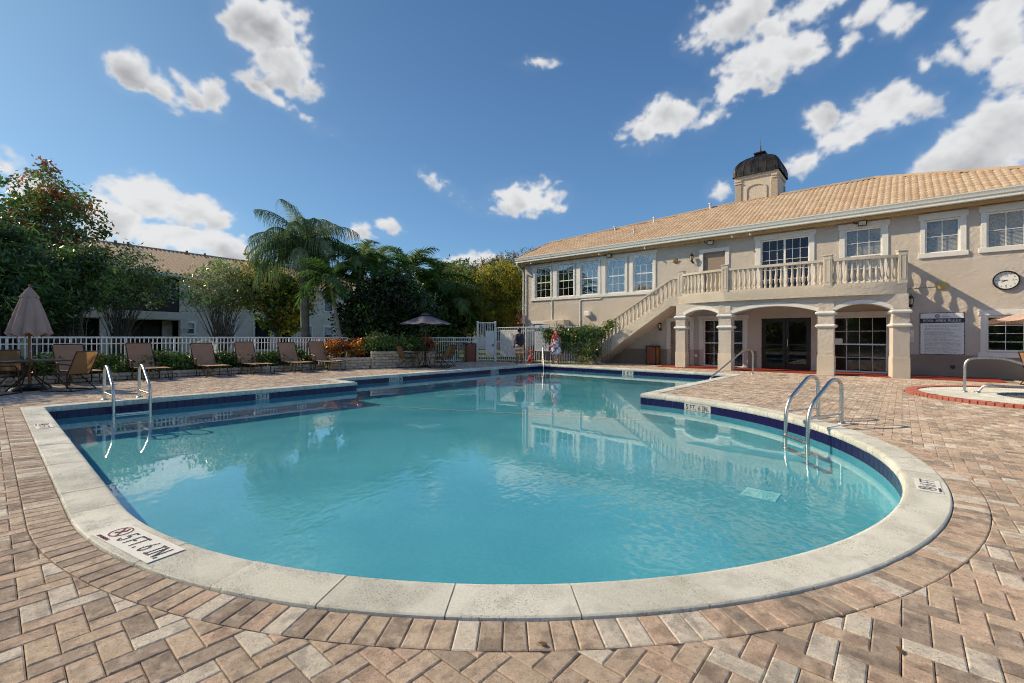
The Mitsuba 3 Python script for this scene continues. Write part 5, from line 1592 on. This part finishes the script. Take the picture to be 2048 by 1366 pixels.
# --- palms
def frond(r_, base, az, el, L, droop, nl, ll, lw, ldroop, col, width=1.0, seg=3):
    m = 14; t = np.linspace(0, 1, m)
    e = el - droop * t ** 1.35
    step = L / (m - 1)
    d = np.stack([np.cos(e) * math.cos(az), np.cos(e) * math.sin(az), np.sin(e)], 1)
    p = np.array(base) + np.concatenate([[np.zeros(3)], np.cumsum(d[:-1] * step, axis=0)])
    rach = tube(p, np.linspace(.022, .004, m), 5, cap=False)
    ts = np.linspace(.14, .99, nl); ts = np.repeat(ts, 2); side = np.tile([-1, 1], nl)
    P0 = np.stack([np.interp(ts, t, p[:, i]) for i in range(3)], 1)
    Tn = unit(np.stack([np.interp(ts, t, d[:, i]) for i in range(3)], 1))
    Sd = unit(np.cross(Tn, [0, 0, 1])) * side[:, None]
    upv = unit(np.cross(Sd, Tn) * side[:, None])
    ln = ll * (np.sin(PI * np.clip(ts * .86 + .12, 0, 1)) ** .6) * r_.uniform(.85, 1.15, len(ts)) * width
    D = unit(Sd * .8 + Tn * .62 + upv * r_.uniform(-.1, .45, (len(ts), 1)))
    V = []; pos = P0; w = unit(np.cross(D, upv)) * lw / 2
    rows = [np.stack([pos - w, pos + w], 1)]
    for s in range(seg):
        D = unit(D + np.array([0, 0, -1.0]) * ldroop * (s + .6) / seg)
        pos = pos + D * ln[:, None] / seg
        ww = w * (1 - (s + 1) / seg * .85)
        rows.append(np.stack([pos - ww, pos + ww], 1))
    V = np.stack(rows, 1).reshape(-1, 3)                       # leaf, row, side
    i = np.arange(len(ts))[:, None] * (2 * (seg + 1)); F = []
    for s in range(seg): F += [i + [2 * s, 2 * s + 1, 2 * s + 3], i + [2 * s, 2 * s + 3, 2 * s + 2]]
    F = np.stack(F, 1).reshape(-1, 3)
    c = np.repeat(np.array(col) * r_.uniform(.6, 1.45, (len(ts), 1)), 2 * (seg + 1), axis=0)
    return V, F, c, rach


def palm(lab, base, top, tr, n, L, droop, nl, ll, lw, ldroop, cols, seed, el=(0.2, 1.35), shaft=None, group='palms beyond the pool fence', tops=None, azs=None):
    r_ = np.random.default_rng(seed); k = thing('palm_tree', lab, 'palm', group)
    b, tp = np.array(base, float), np.array(top, float)
    t = np.linspace(0, 1, 12)[:, None]; mid = (b + tp) / 2 + np.array([*(b - tp)[:2] * .12, 0])
    pts = (1 - t) ** 2 * b + 2 * t * (1 - t) * mid + t ** 2 * tp
    rr = np.interp(np.linspace(0, 1, 12), [0, .12, .5, 1], [tr * 1.25, tr * 1.02, tr * 1.05, tr * .72])
    put(k, 'trunk', tube(pts, rr, 12), 'palm_trunk', smooth=60)
    if shaft:
        d = unit((tp - pts[-3])); put(k, 'crownshaft', tube([tp, tp + d * shaft * .5, tp + d * shaft], [tr * .95, tr * 1.0, tr * .55], 10), 'crownshaft', smooth=60); tp = tp + d * shaft * .92
    Vs, Fs, Cs, rc, o = [], [], [], [], 0
    for i in range(n):
        az = (i * 2.39996 + r_.uniform(-.25, .25)) if azs is None else azs[i % len(azs)] + r_.uniform(-.2, .2)
        e = el[0] + (el[1] - el[0]) * (i + .5) / n + r_.uniform(-.08, .08)
        V, F, c, rq = frond(r_, tp, az, e, L * r_.uniform(.85, 1.12), droop * r_.uniform(.8, 1.2), nl, ll, lw, ldroop, cols[i % len(cols)])
        Vs.append(V); Fs.append(F + o); Cs.append(c); o += len(V); rc.append(rq)
    put(k, 'fronds', (np.vstack(Vs), np.vstack(Fs)), 'leaf', color=np.vstack(Cs))
    put(k, 'leaf_stems', cat(rc), 'crownshaft', smooth=60)
    return k


PG = [(.13, .21, .10), (.18, .26, .13), (.09, .15, .07), (.26, .33, .20)]
PB = [(.075, .165, .045), (.11, .22, .06), (.055, .12, .04), (.13, .20, .09)]
palm('tall queen palm with long drooping fine fronds and a thick grey trunk', (10.32, 22.4, 0), (10.2, 22.6, 5.45), .20, 34, 3.15, 2.0, 78, 1.2, .034, 2.8, PG, 31, el=(-.05, 1.5))
palm('slender leaning palm with a green crownshaft before the apartment windows', (10.25, 18.75, .5), (10.02, 19.0, 2.6), .085, 15, 1.85, 1.9, 30, .62, .075, .55, PB, 32, el=(-.15, 1.35), shaft=1.25)
palm('slender palm between the leaning palm and the dark evergreen', (11.1, 19.35, .5), (11.5, 19.45, 4.15), .085, 17, 1.9, 1.7, 30, .62, .075, .5, PB, 33, el=(-.1, 1.35), shaft=.6)
palm('palm with arching fronds standing just left of the dark evergreen', (13.4, 21.2, 0), (13.4, 21.2, 4.35), .10, 18, 2.0, 1.7, 30, .68, .08, .5, PB, 37, el=(-.2, 1.4), shaft=.6)
palm('bushy palm showing above the dark evergreen', (16.5, 22.2, 0), (16.4, 22.2, 4.6), .12, 20, 2.7, 1.6, 34, .85, .095, .45, PB, 34, el=(-.2, 1.4), shaft=.6)
palm('bushy palm right of the dark evergreen with fronds above the open parasol', (19.2, 22.9, 0), (19.3, 23.0, 4.4), .12, 20, 2.7, 1.7, 34, .85, .095, .5, PB, 35, el=(-.4, 1.35), shaft=.6)
palm('low palm drooping left of the weeping cypress', (18.9, 21.0, 0), (18.9, 21.0, 3.1), .10, 17, 2.4, 1.9, 32, .78, .085, .55, PB, 36, el=(-.3, 1.3), shaft=.4)
# areca clump
r_ = np.random.default_rng(77); k = thing('areca_clump', 'bright green feathery areca clump behind the short fence', 'plant')
Vs, Fs, Cs, rc, o = [], [], [], [], 0
for i in range(26):
    V, F, c, rq = frond(r_, (15.6 + r_.normal(0, .25), 18.95 + r_.normal(0, .25), .2), r_.uniform(0, 2 * PI), r_.uniform(.8, 1.45), r_.uniform(1.3, 1.9), 1.5, 26, .36, .022, .4, [(.08, .16, .02), (.06, .12, .02)][i % 2])
    Vs.append(V); Fs.append(F + o); Cs.append(c); o += len(V); rc.append(rq)
put(k, 'fronds', (np.vstack(Vs), np.vstack(Fs)), 'leaf', color=np.vstack(Cs)); put(k, 'leaf_stems', cat(rc), 'crownshaft', smooth=60)


# --- hedge, crotons, ivy
def bush(name, lab, blobs, clumps, per, spread, leaf, ratio, palette, seed, weights=None, catg='shrub', **kw):
    r_ = np.random.default_rng(seed); k = thing(name, lab, catg)
    V, F, c, cc = crown(r_, blobs, clumps, per, spread, leaf, ratio, palette, weights, **kw)
    put(k, 'foliage', (V, F), 'glossy_leaf', color=c)
    zb = min(b[2] - b[5] for b in blobs)
    st = []
    for q in cc[r_.choice(len(cc), min(40, len(cc)), replace=False)]:
        st.append(tube([(q[0] + r_.normal(0, .05), q[1] + r_.normal(0, .05), max(zb, .1)), q], [.012, .005], 4, cap=False))
    put(k, 'stems', cat(st), 'bark')


HB = [(x, 17.92, .40, .50, .30, .30) for x in np.arange(-3.2, 8.9, .55)]
rz_ = np.random.default_rng(5); HB = [(a, b + rz_.normal(0, .03), c + rz_.uniform(-.05, .10), d, e, f) for a, b, c, d, e, f in HB]
bush('hedge', 'leafy green hedge growing in the low planter behind the loungers', HB, 640, 26, .10, .12, .5, [(.075, .15, .03), (.12, .20, .036), (.05, .095, .022), (.15, .19, .045)], 50, [.35, .25, .25, .15], 'hedge', shell=.35)
bush('croton', 'orange and red leaved croton in the raised planter behind the last lounger', [(9.35, 17.55, .82, .55, .4, .40), (10.1, 17.2, .80, .5, .4, .38)], 150, 16, .11, .16, .3, [(.70, .28, .03), (.62, .14, .03), (.55, .36, .05), (.12, .07, .04), (.18, .04, .03)], 51, [.28, .24, .14, .17, .17], up_bias=.05)
bush('croton', 'orange leaved croton in the raised planter behind the open parasol table', [(13.35, 16.85, .95, .42, .35, .28)], 60, 16, .10, .15, .32, [(.70, .30, .05), (.60, .17, .06), (.20, .08, .05)], 52)
bush('planter_shrub', 'green shrub in the raised planter between the croton and the parasol table', [(10.9, 16.9, .95, .7, .5, .45), (11.7, 16.7, .95, .6, .45, .42), (12.5, 16.8, .92, .6, .45, .38)], 190, 26, .12, .13, .42, [DG, MG, GG, OL], 53, [.35, .35, .15, .15])
bush('planter_shrub', 'yellow green shrub behind the pole of the open parasol', [(13.0, 17.9, 1.05, .55, .4, .35), (14.1, 18.6, .95, .5, .4, .35)], 90, 24, .12, .12, .45, [(.12, .15, .02), GG, MG], 54)
bush('planter_shrub', 'bright leaved shrub cut by the left edge of the photo', [(-.75, 17.85, .75, .4, .35, .40)], 60, 24, .11, .13, .4, [(.08, .15, .02), (.05, .10, .02)], 55)
# ivy over the fence end and up the stair
IV = []
for s in np.linspace(2.95, 5.25, 13):
    p = FA + fd * s + np.array([-.08, -.02])
    IV.append((p[0], p[1], 1.50, .22, .26, .34))
    IV.append((p[0], p[1], 1.00 if s > 3.4 else 1.25, .12, .24, .45 if s > 3.5 else .2))
    if s > 4.3: IV.append((p[0], p[1], .5, .10, .22, .5))
for y in np.linspace(11.6, 10.5, 5):
    IV.append((19.50, y, rail_z(y) - .33, .12, .22, .36))
for x, y in ((18.95, 11.2), (19.2, 11.2), (19.4, 11.3)): IV.append((x, y, 1.4, .25, .25, .45)); IV.append((x, y, .55, .2, .2, .5))
bush('ivy', 'dark leafy creeper covering the end of the tall fence and climbing the stair rail', IV, 470, 24, .10, .10, .6, [DG, MG, (.06, .08, .03), OL, (.16, .13, .08)], 56, [.33, .28, .17, .14, .08], 'creeper', shell=.5)

# ------------------------------------------------------------------ apartment house beyond the fence
ak = thing('apartment_house', 'two storey cream apartment house with tiled roof and dark screened porches behind the trees', 'building')
AA = rad(8.0); A0 = np.array([7.49, 40.29])
AM = lambda m: move(m, (A0[0], A0[1], 0), AA)       # local u along the front, v into the house
def ax(u0, u1, v0, v1, z0, z1): return AM(bx(u0, u1, v0, v1, z0, z1))


oph = [sbox(-9.5, 3.35, -6.4, 5.45), sbox(-9.5, .3, -6.4, 2.45), sbox(-5.9, 3.35, -2.7, 5.45), sbox(-5.9, .3, -2.7, 2.45), sbox(-1.75, 3.05, 1.8, 5.55), sbox(-1.75, .2, 1.8, 2.45), sbox(7.3, .2, 8.6, 2.6), sbox(9.4, .2, 10.6, 2.6)]
apt_w = [(2.35, 2.75, 1.5, 2.25), (4.6, 5.6, 3.7, 5.1), (13.85, 14.75, 3.75, 5.5), (16.2, 17.7, 3.75, 5.55), (13.85, 14.75, .9, 2.15), (16.3, 17.6, .9, 2.15), (4.6, 5.6, .9, 2.2), (11.6, 12.5, .9, 2.2), (11.4, 12.3, 3.75, 5.3)]
wp = sbox(-14, 0, 24, 5.9).difference(unary_union(oph + [sbox(a, c, b, d) for a, b, c, d in apt_w]))
put(ak, 'wall', AM(prism(wp, 0, .22, 'y')), 'home_wall')
put(ak, 'porch_back', cat([ax(-14, 24, 1.6, 1.7, 0, 5.9), ax(-14, 24, .22, 1.6, 2.6, 2.9)]), 'home_dark')
for a, b, z0, z1 in ((-1.75, 1.8, 3.05, 5.55), (-5.9, -2.7, 3.35, 5.45), (-9.5, -6.4, 3.35, 5.45)):
    put(ak, 'porch_screen', ax(a, b, .10, .11, z0, z1), 'home_dark')
put(ak, 'ground_door', ax(.05, 1.15, 1.50, 1.59, .1, 2.1), 'home_dark'); put(ak, 'ground_porch_wall', ax(1.15, 1.8, 1.2, 1.3, .1, 2.45), 'home_wall')
put(ak, 'slab_band', AM(bbx(-10, 2.4, -.08, .0, 2.5, 3.04, .01)), 'home_wall')
put(ak, 'pilaster', AM(bbx(1.82, 2.3, -.12, -.002, 0, 2.49, .01)), 'home_wall')
for a, b, c, d in apt_w:
    w = key_for(f'{ak}__window'); scene[w] = ply(cat([AM(bbx(a - .14, b + .14, -.05, .05, d, d + .18, .01)), AM(bbx(a - .14, b + .14, -.07, .05, c - .15, c, .01)), AM(bbx(a - .12, a, -.04, .05, c, d, .008)), AM(bbx(b, b + .12, -.04, .05, c, d, .008))]), 'white')
    put(w, 'pane', ax(a, b, .08, .09, c, d), 'home_pane'); put(w, 'blind', ax(a + .02, b - .02, .066, .076, (c + d) / 2, d), 'home_blind'); put(w, 'sash_bar', ax(a, b, .05, .065, (c + d) / 2 - .03, (c + d) / 2 + .03), 'white')
rf_ = []
z0, z1, dv = 5.78, 8.45, 6.3
rows = 34; us = np.arange(-15, 25.2, .30)
U = np.repeat(us, 1); per_ = 4
uu = np.arange(-15, 25, .30 / per_)
zz = .12 * np.abs(np.sin(uu / .30 * PI))
V = np.stack([np.stack([uu, np.full_like(uu, -.6 + (dv + .6) * s), z0 - .03 + (z1 - z0) * s + zz], 1) for s in (0, 1)]).reshape(-1, 3)
m_ = len(uu); i_ = np.arange(m_ - 1)
F = np.vstack([np.stack([i_, i_ + 1, i_ + 1 + m_], 1), np.stack([i_, i_ + 1 + m_, i_ + m_], 1)])
rk2 = put(ak, 'roof', cat([AM((V, F)), AM((np.array([[-15, dv, z1], [25, dv, z1], [25, 14, 5.8], [-15, 14, 5.8]]), np.array([[0, 1, 2], [0, 2, 3]])))]), 'home_roof', label='tan barrel tile roof')
put(rk2, 'ridge_cap', AM(tube([(-15, dv, z1 + .03), (25, dv, z1 + .03)], .12, 8)), 'home_roof')
for u, s in ((-.2, .96), (.6, .97), (1.1, .55), (4.6, .95), (6.0, .95), (-2.5, .9)):
    put(rk2, 'vent', AM(tube([(u, -.6 + (dv + .6) * s, z0 + (z1 - z0) * s), (u, -.6 + (dv + .6) * s, z0 + (z1 - z0) * s + .35)], .09, 8)), 'bronze')
put(ak, 'gutter', AM(bbx(-15, 25, -.72, -.6, 5.58, 5.76, .02)), 'gutter'); put(ak, 'soffit', ax(-15, 25, -.598, -.002, 5.66, 5.70), 'home_wall')
put(ak, 'downspout', AM(tube([(7.1, -.06, 0), (7.1, -.06, 5.6)], .05, 8)), 'vinyl', smooth=60); put(ak, 'downspout', AM(tube([(15.6, -.06, 0), (15.6, -.06, 5.6)], .05, 8)), 'vinyl', smooth=60)
put(ak, 'end_wall', cat([ax(-14, -13.8, .22, 13.5, 0, 5.9), ax(23.8, 24, .22, 13.5, 0, 5.9)]), 'home_wall')
put(ak, 'door_number', AM(cat([frame_to(text('102', .28, (0, 0, 0), (1, 0, 0), (0, 1, 0), .01), (2.06, -.125, 1.7), np.array([1.0, 0, 0]), np.array([0, 0, 1.0]))])), 'grey_ink')

# far small house between the trees
hk_ = thing('pink_house', 'small pink walled house seen between the parasol and the gate', 'building')
HM = lambda m: move(m, (33.0, 33.5, 0), rad(-50))
put(hk_, 'wall', HM(bx(-9, 9, 0, 6, 0, 2.7)), 'pink_wall'); put(hk_, 'roof', HM(prism(Polygon([(-.6, 2.7), (3, 4.3), (6.6, 2.7)]), -9.5, 9.5, 'x')) if False else HM((np.array([[-9.5, -.6, 2.65], [9.5, -.6, 2.65], [9.5, 3, 4.2], [-9.5, 3, 4.2], [9.5, 6.6, 2.65], [-9.5, 6.6, 2.65]]), np.array([[0, 1, 2], [0, 2, 3], [3, 2, 4], [3, 4, 5]]))), 'red_brick')
for u in (-6, -2.2, 2.6, 6):
    w = key_for(f'{hk_}__window'); scene[w] = ply(HM(bbx(u - .75, u + .75, -.06, -.002, .75, 2.15, .01)), 'white'); put(w, 'pane', HM(bx(u - .6, u + .6, -.07, -.062, .9, 2.0)), 'home_pane')
put(hk_, 'garage_door', HM(bbx(-.9, 1.5, -.05, -.002, .05, 2.1, .01)), 'white')

# pale hose reel hoop behind the fence
solo('hose_hoop', 'pale coiled hose and cover standing behind the fence between the first two loungers', 'hose', cat([tube([(5.0 + .35 * math.cos(a), 18.55, .75 + .42 * math.sin(a)) for a in np.linspace(.9, 3.4, 16)], .012, 6), move(lathe([(0, 1.05), (.10, .98), (.18, .75), (.22, .3), (.22, .1)], 14), (5.25, 18.6, 0))]), 'gutter')

# ------------------------------------------------------------------ people
def body(bones, edge=.022, it=8):
    parts = []
    for p, r, q, s in bones:
        a = trimesh.creation.icosphere(2, r).vertices + np.array(p); b = trimesh.creation.icosphere(2, s).vertices + np.array(q)
        parts.append(m3.Manifold.hull_points(np.vstack([a, b])))
    m = m3.Manifold.batch_boolean(parts, m3.OpType.Add).refine_to_length(edge)
    v, f = VF(m); t = trimesh.Trimesh(v, f, process=True)
    trimesh.smoothing.filter_taubin(t, iterations=it)
    return np.array(t.vertices), np.array(t.faces)


def sq(m, s):
    v, f = m; v = v.copy(); v[:, 1] *= s; return v, f


def hand(wrist, d, side):
    """palm, four bent fingers of unequal length and a thumb; d = pointing direction"""
    d = unit(np.array(d, float)); sd = unit(np.cross(d, [0, .3, 1.0])) * side; fr_ = np.cross(sd, d)
    w = np.array(wrist); b = [(w, .024, w + d * .075, .030)]
    for i, l in enumerate((.070, .080, .074, .058)):
        k0 = w + d * .080 + sd * (i - 1.5) * .019; k1 = k0 + d * l * .5 + fr_ * .008; k2 = k1 + d * l * .42 + fr_ * .028
        b += [(k0, .010, k1, .009), (k1, .009, k2, .0075)]
    t0 = w + d * .03 - sd * .028; t1 = t0 + d * .03 - sd * .022 + fr_ * .012; b += [(t0, .012, t1, .010), (t1, .010, t1 + d * .026 + fr_ * .006, .008)]
    return b


def head(c, face, r=.098):
    """skull with jaw, nose and ears; face = unit direction in plan"""
    c = np.array(c, float); f = np.array([face[0], face[1], 0.0]); s = np.array([-f[1], f[0], 0.0])
    return [(c + (0, 0, .03), r * .92, c + f * .012 + (0, 0, .0), r * .86), (c + f * .03 - (0, 0, .05), r * .62, c + f * .045 - (0, 0, .085), r * .38),
            (c + f * .088 - (0, 0, .005), .013, c + f * .104 - (0, 0, .03), .015), (c + s * .088, .016, c + s * .09 - (0, 0, .03), .012), (c - s * .088, .016, c - s * .09 - (0, 0, .03), .012)]


def face_bits(k, c, face, lips='red_cloth'):
    c = np.array(c, float); f = np.array([face[0], face[1], 0.0]); s = np.array([-f[1], f[0], 0.0])
    put(k, 'eye', move(trimesh.creation.icosphere(2, .012), c + f * .083 + s * .034 + (0, 0, .005)), 'ink'); put(k, 'eye', move(trimesh.creation.icosphere(2, .012), c + f * .083 - s * .034 + (0, 0, .005)), 'ink')
    put(k, 'mouth', cat([body([(c + f * .090 + s * .02 - (0, 0, .066), .006, c + f * .090 - s * .02 - (0, 0, .066), .006)], .01, 1)]), lips)


def at_(m, x, y, ang): return move(m, (x, y, 0), ang)


# man seen from behind (local +y = the way he faces)
mk = thing('person', 'man standing by the gate in dark tank top and orange and white striped shorts', 'person', 'people at the far pool edge')
mx, my, ma = 17.02, 14.2, rad(-25)
LM = lambda m: at_(m, mx, my, ma)
sk_bones = [((-.10, 0, .86), .085, (-.11, .02, .48), .062), ((-.11, .02, .48), .060, (-.115, -.02, .10), .040), ((-.115, -.03, .06), .040, (-.125, .17, .035), .032),
            ((.10, 0, .86), .085, (.11, .03, .48), .062), ((.11, .03, .48), .060, (.115, .0, .10), .040), ((.115, -.01, .06), .040, (.125, .19, .035), .032),
            ((-.07, 0, .92), .115, (.07, 0, .92), .115), ((0, 0, .95), .15, (0, -.01, 1.25), .15), ((-.12, 0, 1.38), .075, (.12, 0, 1.38), .075), ((0, 0, 1.40), .065, (0, .02, 1.52), .055),
            ((-.19, 0, 1.39), .060, (-.25, -.02, 1.13), .046), ((-.25, -.02, 1.13), .044, (-.24, .08, .90), .032), ((.19, 0, 1.39), .060, (.25, -.02, 1.13), .046), ((.25, -.02, 1.13), .044, (.24, .08, .90), .032)]
sk_bones += hand((-.24, .08, .89), (0, .25, -1), 1) + hand((.24, .08, .89), (0, .25, -1), -1) + head((0, .03, 1.62), (0, 1))
put(mk, 'body', LM(body(sk_bones, .018, 6)), 'skin_dark', smooth=True)
put(mk, 'tank_top', LM(body([((-.06, 0, .92), .155, (.06, 0, .92), .155), ((0, -.005, .95), .178, (0, -.01, 1.28), .172), ((-.10, 0, 1.38), .088, (.10, 0, 1.38), .088)], .03)), 'navy_cloth', smooth=True)
v, f = body([((-.07, 0, .90), .150, (.07, 0, .90), .150), ((-.10, 0, .86), .118, (-.115, .01, .47), .108), ((.10, 0, .86), .118, (.115, .01, .47), .108)], .02)
cz = v[f].mean(1)[:, 2]; band = ((cz - .42) / .092).astype(int) % 2
st_ = put(mk, 'shorts', LM((v, f[band == 0])), 'orange', smooth=True); put(st_, 'white_stripes', LM((v, f[band == 1])), 'white_cloth', smooth=True)
put(mk, 'cap', LM(body([((0, .02, 1.665), .104, (0, .03, 1.67), .102), ((-.05, .13, 1.655), .012, (.05, .13, 1.655), .012)], .02, 3)), 'black', smooth=True)
face_bits(mk, (0, .03, 1.62), (0, 1))

# woman facing the pool
wk = thing('person', 'woman standing before the ivy in a white and purple patterned dress with a red scarf', 'person', 'people at the far pool edge')
wx, wy, wa = 18.02, 12.72, rad(118)
LW = lambda m: at_(m, wx, wy, wa)
wb = [((-.09, 0, .80), .085, (-.10, .02, .45), .058), ((-.10, .02, .45), .056, (-.105, -.02, .09), .036), ((-.105, -.02, .05), .034, (-.12, .15, .03), .028),
      ((.09, 0, .80), .085, (.10, .05, .45), .058), ((.10, .05, .45), .056, (.14, .02, .09), .036), ((.14, .01, .05), .034, (.16, .18, .03), .028),
      ((-.07, 0, .86), .12, (.07, 0, .86), .12), ((0, 0, .9), .135, (0, .01, 1.15), .125), ((-.10, 0, 1.28), .062, (.10, 0, 1.28), .062), ((0, 0, 1.30), .055, (0, .015, 1.41), .047),
      ((-.16, 0, 1.28), .050, (-.22, .0, 1.04), .040), ((-.22, 0, 1.04), .038, (-.10, .22, 1.02), .028), ((.16, 0, 1.28), .050, (.21, .0, 1.04), .040), ((.21, 0, 1.04), .038, (.14, .20, .98), .028)]
wb += hand((-.10, .22, 1.02), (.6, .6, .1), 1) + hand((.14, .20, .98), (-.4, .7, .1), -1) + head((0, .03, 1.50), (-.3, .95), .09)
put(wk, 'body', LW(body(wb, .018, 6)), 'skin', smooth=True)
v, f = body([((-.03, 0, 1.24), .115, (.03, 0, 1.24), .115), ((0, 0, 1.2), .145, (0, 0, .95), .155), ((-.06, 0, .90), .165, (.06, 0, .9), .165), ((-.08, 0, .85), .15, (-.11, .02, .56), .155), ((.08, 0, .85), .15, (.11, .02, .56), .155), ((-.1, 0, .6), .14, (.1, 0, .6), .14)], .018)
nz_ = meshkit.noise(v[f].mean(1) * 13, 3)
dk2 = put(wk, 'dress', LW((v, f[nz_ < .56])), 'white_cloth', smooth=True); put(dk2, 'purple_pattern', LW((v, f[nz_ >= .56])), 'purple_cloth', smooth=True)
put(wk, 'hair', LW(body([((0, -.015, 1.545), .098, (.01, -.03, 1.49), .096), ((.02, -.06, 1.46), .07, (.03, -.05, 1.36), .05)], .02, 3)), 'hair', smooth=True)
put(wk, 'red_scarf', LW(body([((-.09, .08, 1.33), .06, (.10, .09, 1.31), .07), ((.10, .08, 1.36), .07, (.16, .04, 1.28), .05), ((.02, .13, 1.26), .05, (.06, .12, 1.20), .035)], .02, 3)), 'red_cloth', smooth=True)
face_bits(wk, (0, .03, 1.50), (-.3, .95), 'red_ink')
solo('tote_bag', 'pink cloth bag hanging at the hip of the woman in the patterned dress', 'bag', LW(cat([body([((.20, .10, .62), .045, (.30, .08, .62), .045), ((.20, .10, .86), .035, (.30, .08, .86), .035)], .03, 3), tube(bend([(.21, .10, .86), (.20, .14, 1.0), (.27, .12, 1.0), (.29, .09, .86)], .04), .008, 6)])), 'pink_cloth', smooth=True)

# child sitting on the deck
bk_ = thing('person', 'small child in red sitting on the deck between the man and the fence sign', 'person', 'people at the far pool edge')
LC = lambda m: at_(m, 17.62, 13.95, rad(110))
cb = [((-.05, 0, .10), .075, (.05, 0, .10), .075), ((0, 0, .14), .085, (0, .0, .32), .075), ((-.06, 0, .37), .04, (.06, 0, .37), .04), ((0, 0, .38), .035, (0, .01, .44), .03),
      ((-.07, .02, .09), .050, (-.11, .20, .16), .038), ((-.11, .20, .16), .036, (-.09, .34, .04), .024), ((-.09, .34, .04), .024, (-.09, .40, .05), .02), ((.07, .02, .09), .050, (.11, .20, .16), .038), ((.11, .20, .16), .036, (.09, .34, .04), .024), ((.09, .34, .04), .024, (.09, .40, .05), .02),
      ((-.09, 0, .37), .032, (-.13, .06, .26), .026), ((-.13, .06, .26), .025, (-.07, .17, .22), .02), ((.09, 0, .37), .032, (.13, .06, .26), .026), ((.13, .06, .26), .025, (.07, .17, .22), .02)]
def small(hb, c): return [(np.array(p) * .0 + c + (np.array(p) - c) * .72, r * .72, c + (np.array(q) - c) * .72, s * .72) for p, r, q, s in hb]
cb += small(hand((-.07, .17, .22), (.3, 1, -.2), 1), np.array([-.07, .17, .22])) + small(hand((.07, .17, .22), (-.3, 1, -.2), -1), np.array([.07, .17, .22])) + small(head((0, .02, .53), (0, 1)), np.array([0, .02, .53]))
put(bk_, 'body', LC(body(cb, .014, 5)), 'skin', smooth=True)
put(bk_, 'red_suit', LC(body([((-.05, 0, .11), .090, (.05, 0, .11), .090), ((0, 0, .15), .10, (0, 0, .33), .088), ((-.06, 0, .37), .05, (.06, 0, .37), .05), ((-.07, .02, .10), .062, (-.09, .12, .13), .055), ((.07, .02, .10), .062, (.09, .12, .13), .055)], .02, 4)), 'red_cloth', smooth=True)
put(bk_, 'sun_hat', LC(body([((0, .0, .575), .082, (0, .01, .58), .08), ((-.07, .05, .56), .03, (.07, .05, .56), .03)], .02, 3)), 'red_cloth', smooth=True)
face_bits_scale = None
put(bk_, 'eye', LC(move(trimesh.creation.icosphere(2, .009), (.025, .082, .535))), 'ink'); put(bk_, 'eye', LC(move(trimesh.creation.icosphere(2, .009), (-.025, .082, .535))), 'ink')

# ------------------------------------------------------------------ what stands behind the viewer, seen only in the window panes
nk = thing('neighbour_house', 'cream house with a tiled roof mirrored in the clubhouse windows', 'building')
put(nk, 'wall', bx(-34, -26, 0, 24, 0, 5.8), 'home_wall')
for a, b, e, x in ((-26.02, -25.98, 0, 0),):
    for y in range(2, 23, 4): put(nk, 'window', bx(a, b, y, y + 1.6, 3.8, 5.1), 'home_pane'); put(nk, 'window', bx(a, b, y, y + 1.6, .8, 2.2), 'home_pane')
put(nk, 'roof', (np.array([[-25.3, -1, 5.6], [-25.3, 25, 5.6], [-30, 21, 8.6], [-30, 3, 8.6], [-35, -1, 5.6], [-35, 25, 5.6]]), np.array([[0, 1, 2], [0, 2, 3], [4, 0, 3], [1, 5, 2], [5, 4, 3], [5, 3, 2]])), 'roof_tile', uv=np.tile([.2, .4], (6, 1)))
for i, (x, y, h) in enumerate([(-15, -14, 5.0), (-13, -6, 4.2), (-17, 1, 5.5), (-14, 9, 3.6), (-20, 29, 4.2), (-9, -20, 5.0)]):
    tree('garden_tree', ['broad dark tree standing farthest behind the viewer to the right', 'dark tree behind the viewer opposite the rules sign', 'tall dark tree behind the viewer opposite the entrance doors', 'low dark tree behind the viewer opposite the stair', 'tallest dark tree beside the neighbouring house', 'dark tree behind the viewer opposite the spa'][i], (x, y, 0), [(x, y, h * .6, 2.4, 2.4, h * .42), (x + 1, y + 1.2, h * .5, 1.9, 1.9, h * .35)], 170, 26, .4, .5, .5, [DG, MG, OL], 80 + i, 8, .08, group='trees behind the viewer')

tree('shade_tree', 'broad tree at the far left that shades the end of the lounger row', (-3.4, 21.8, 0), [(-3.4, 21.8, 5.3, 1.9, 1.9, 1.5), (-4.6, 22.9, 4.9, 1.7, 1.7, 1.4)], 150, 26, .26, .26, .45, [DG, MG, OL], 95, 24, .06, trunk_h=2.4, shell=.6)
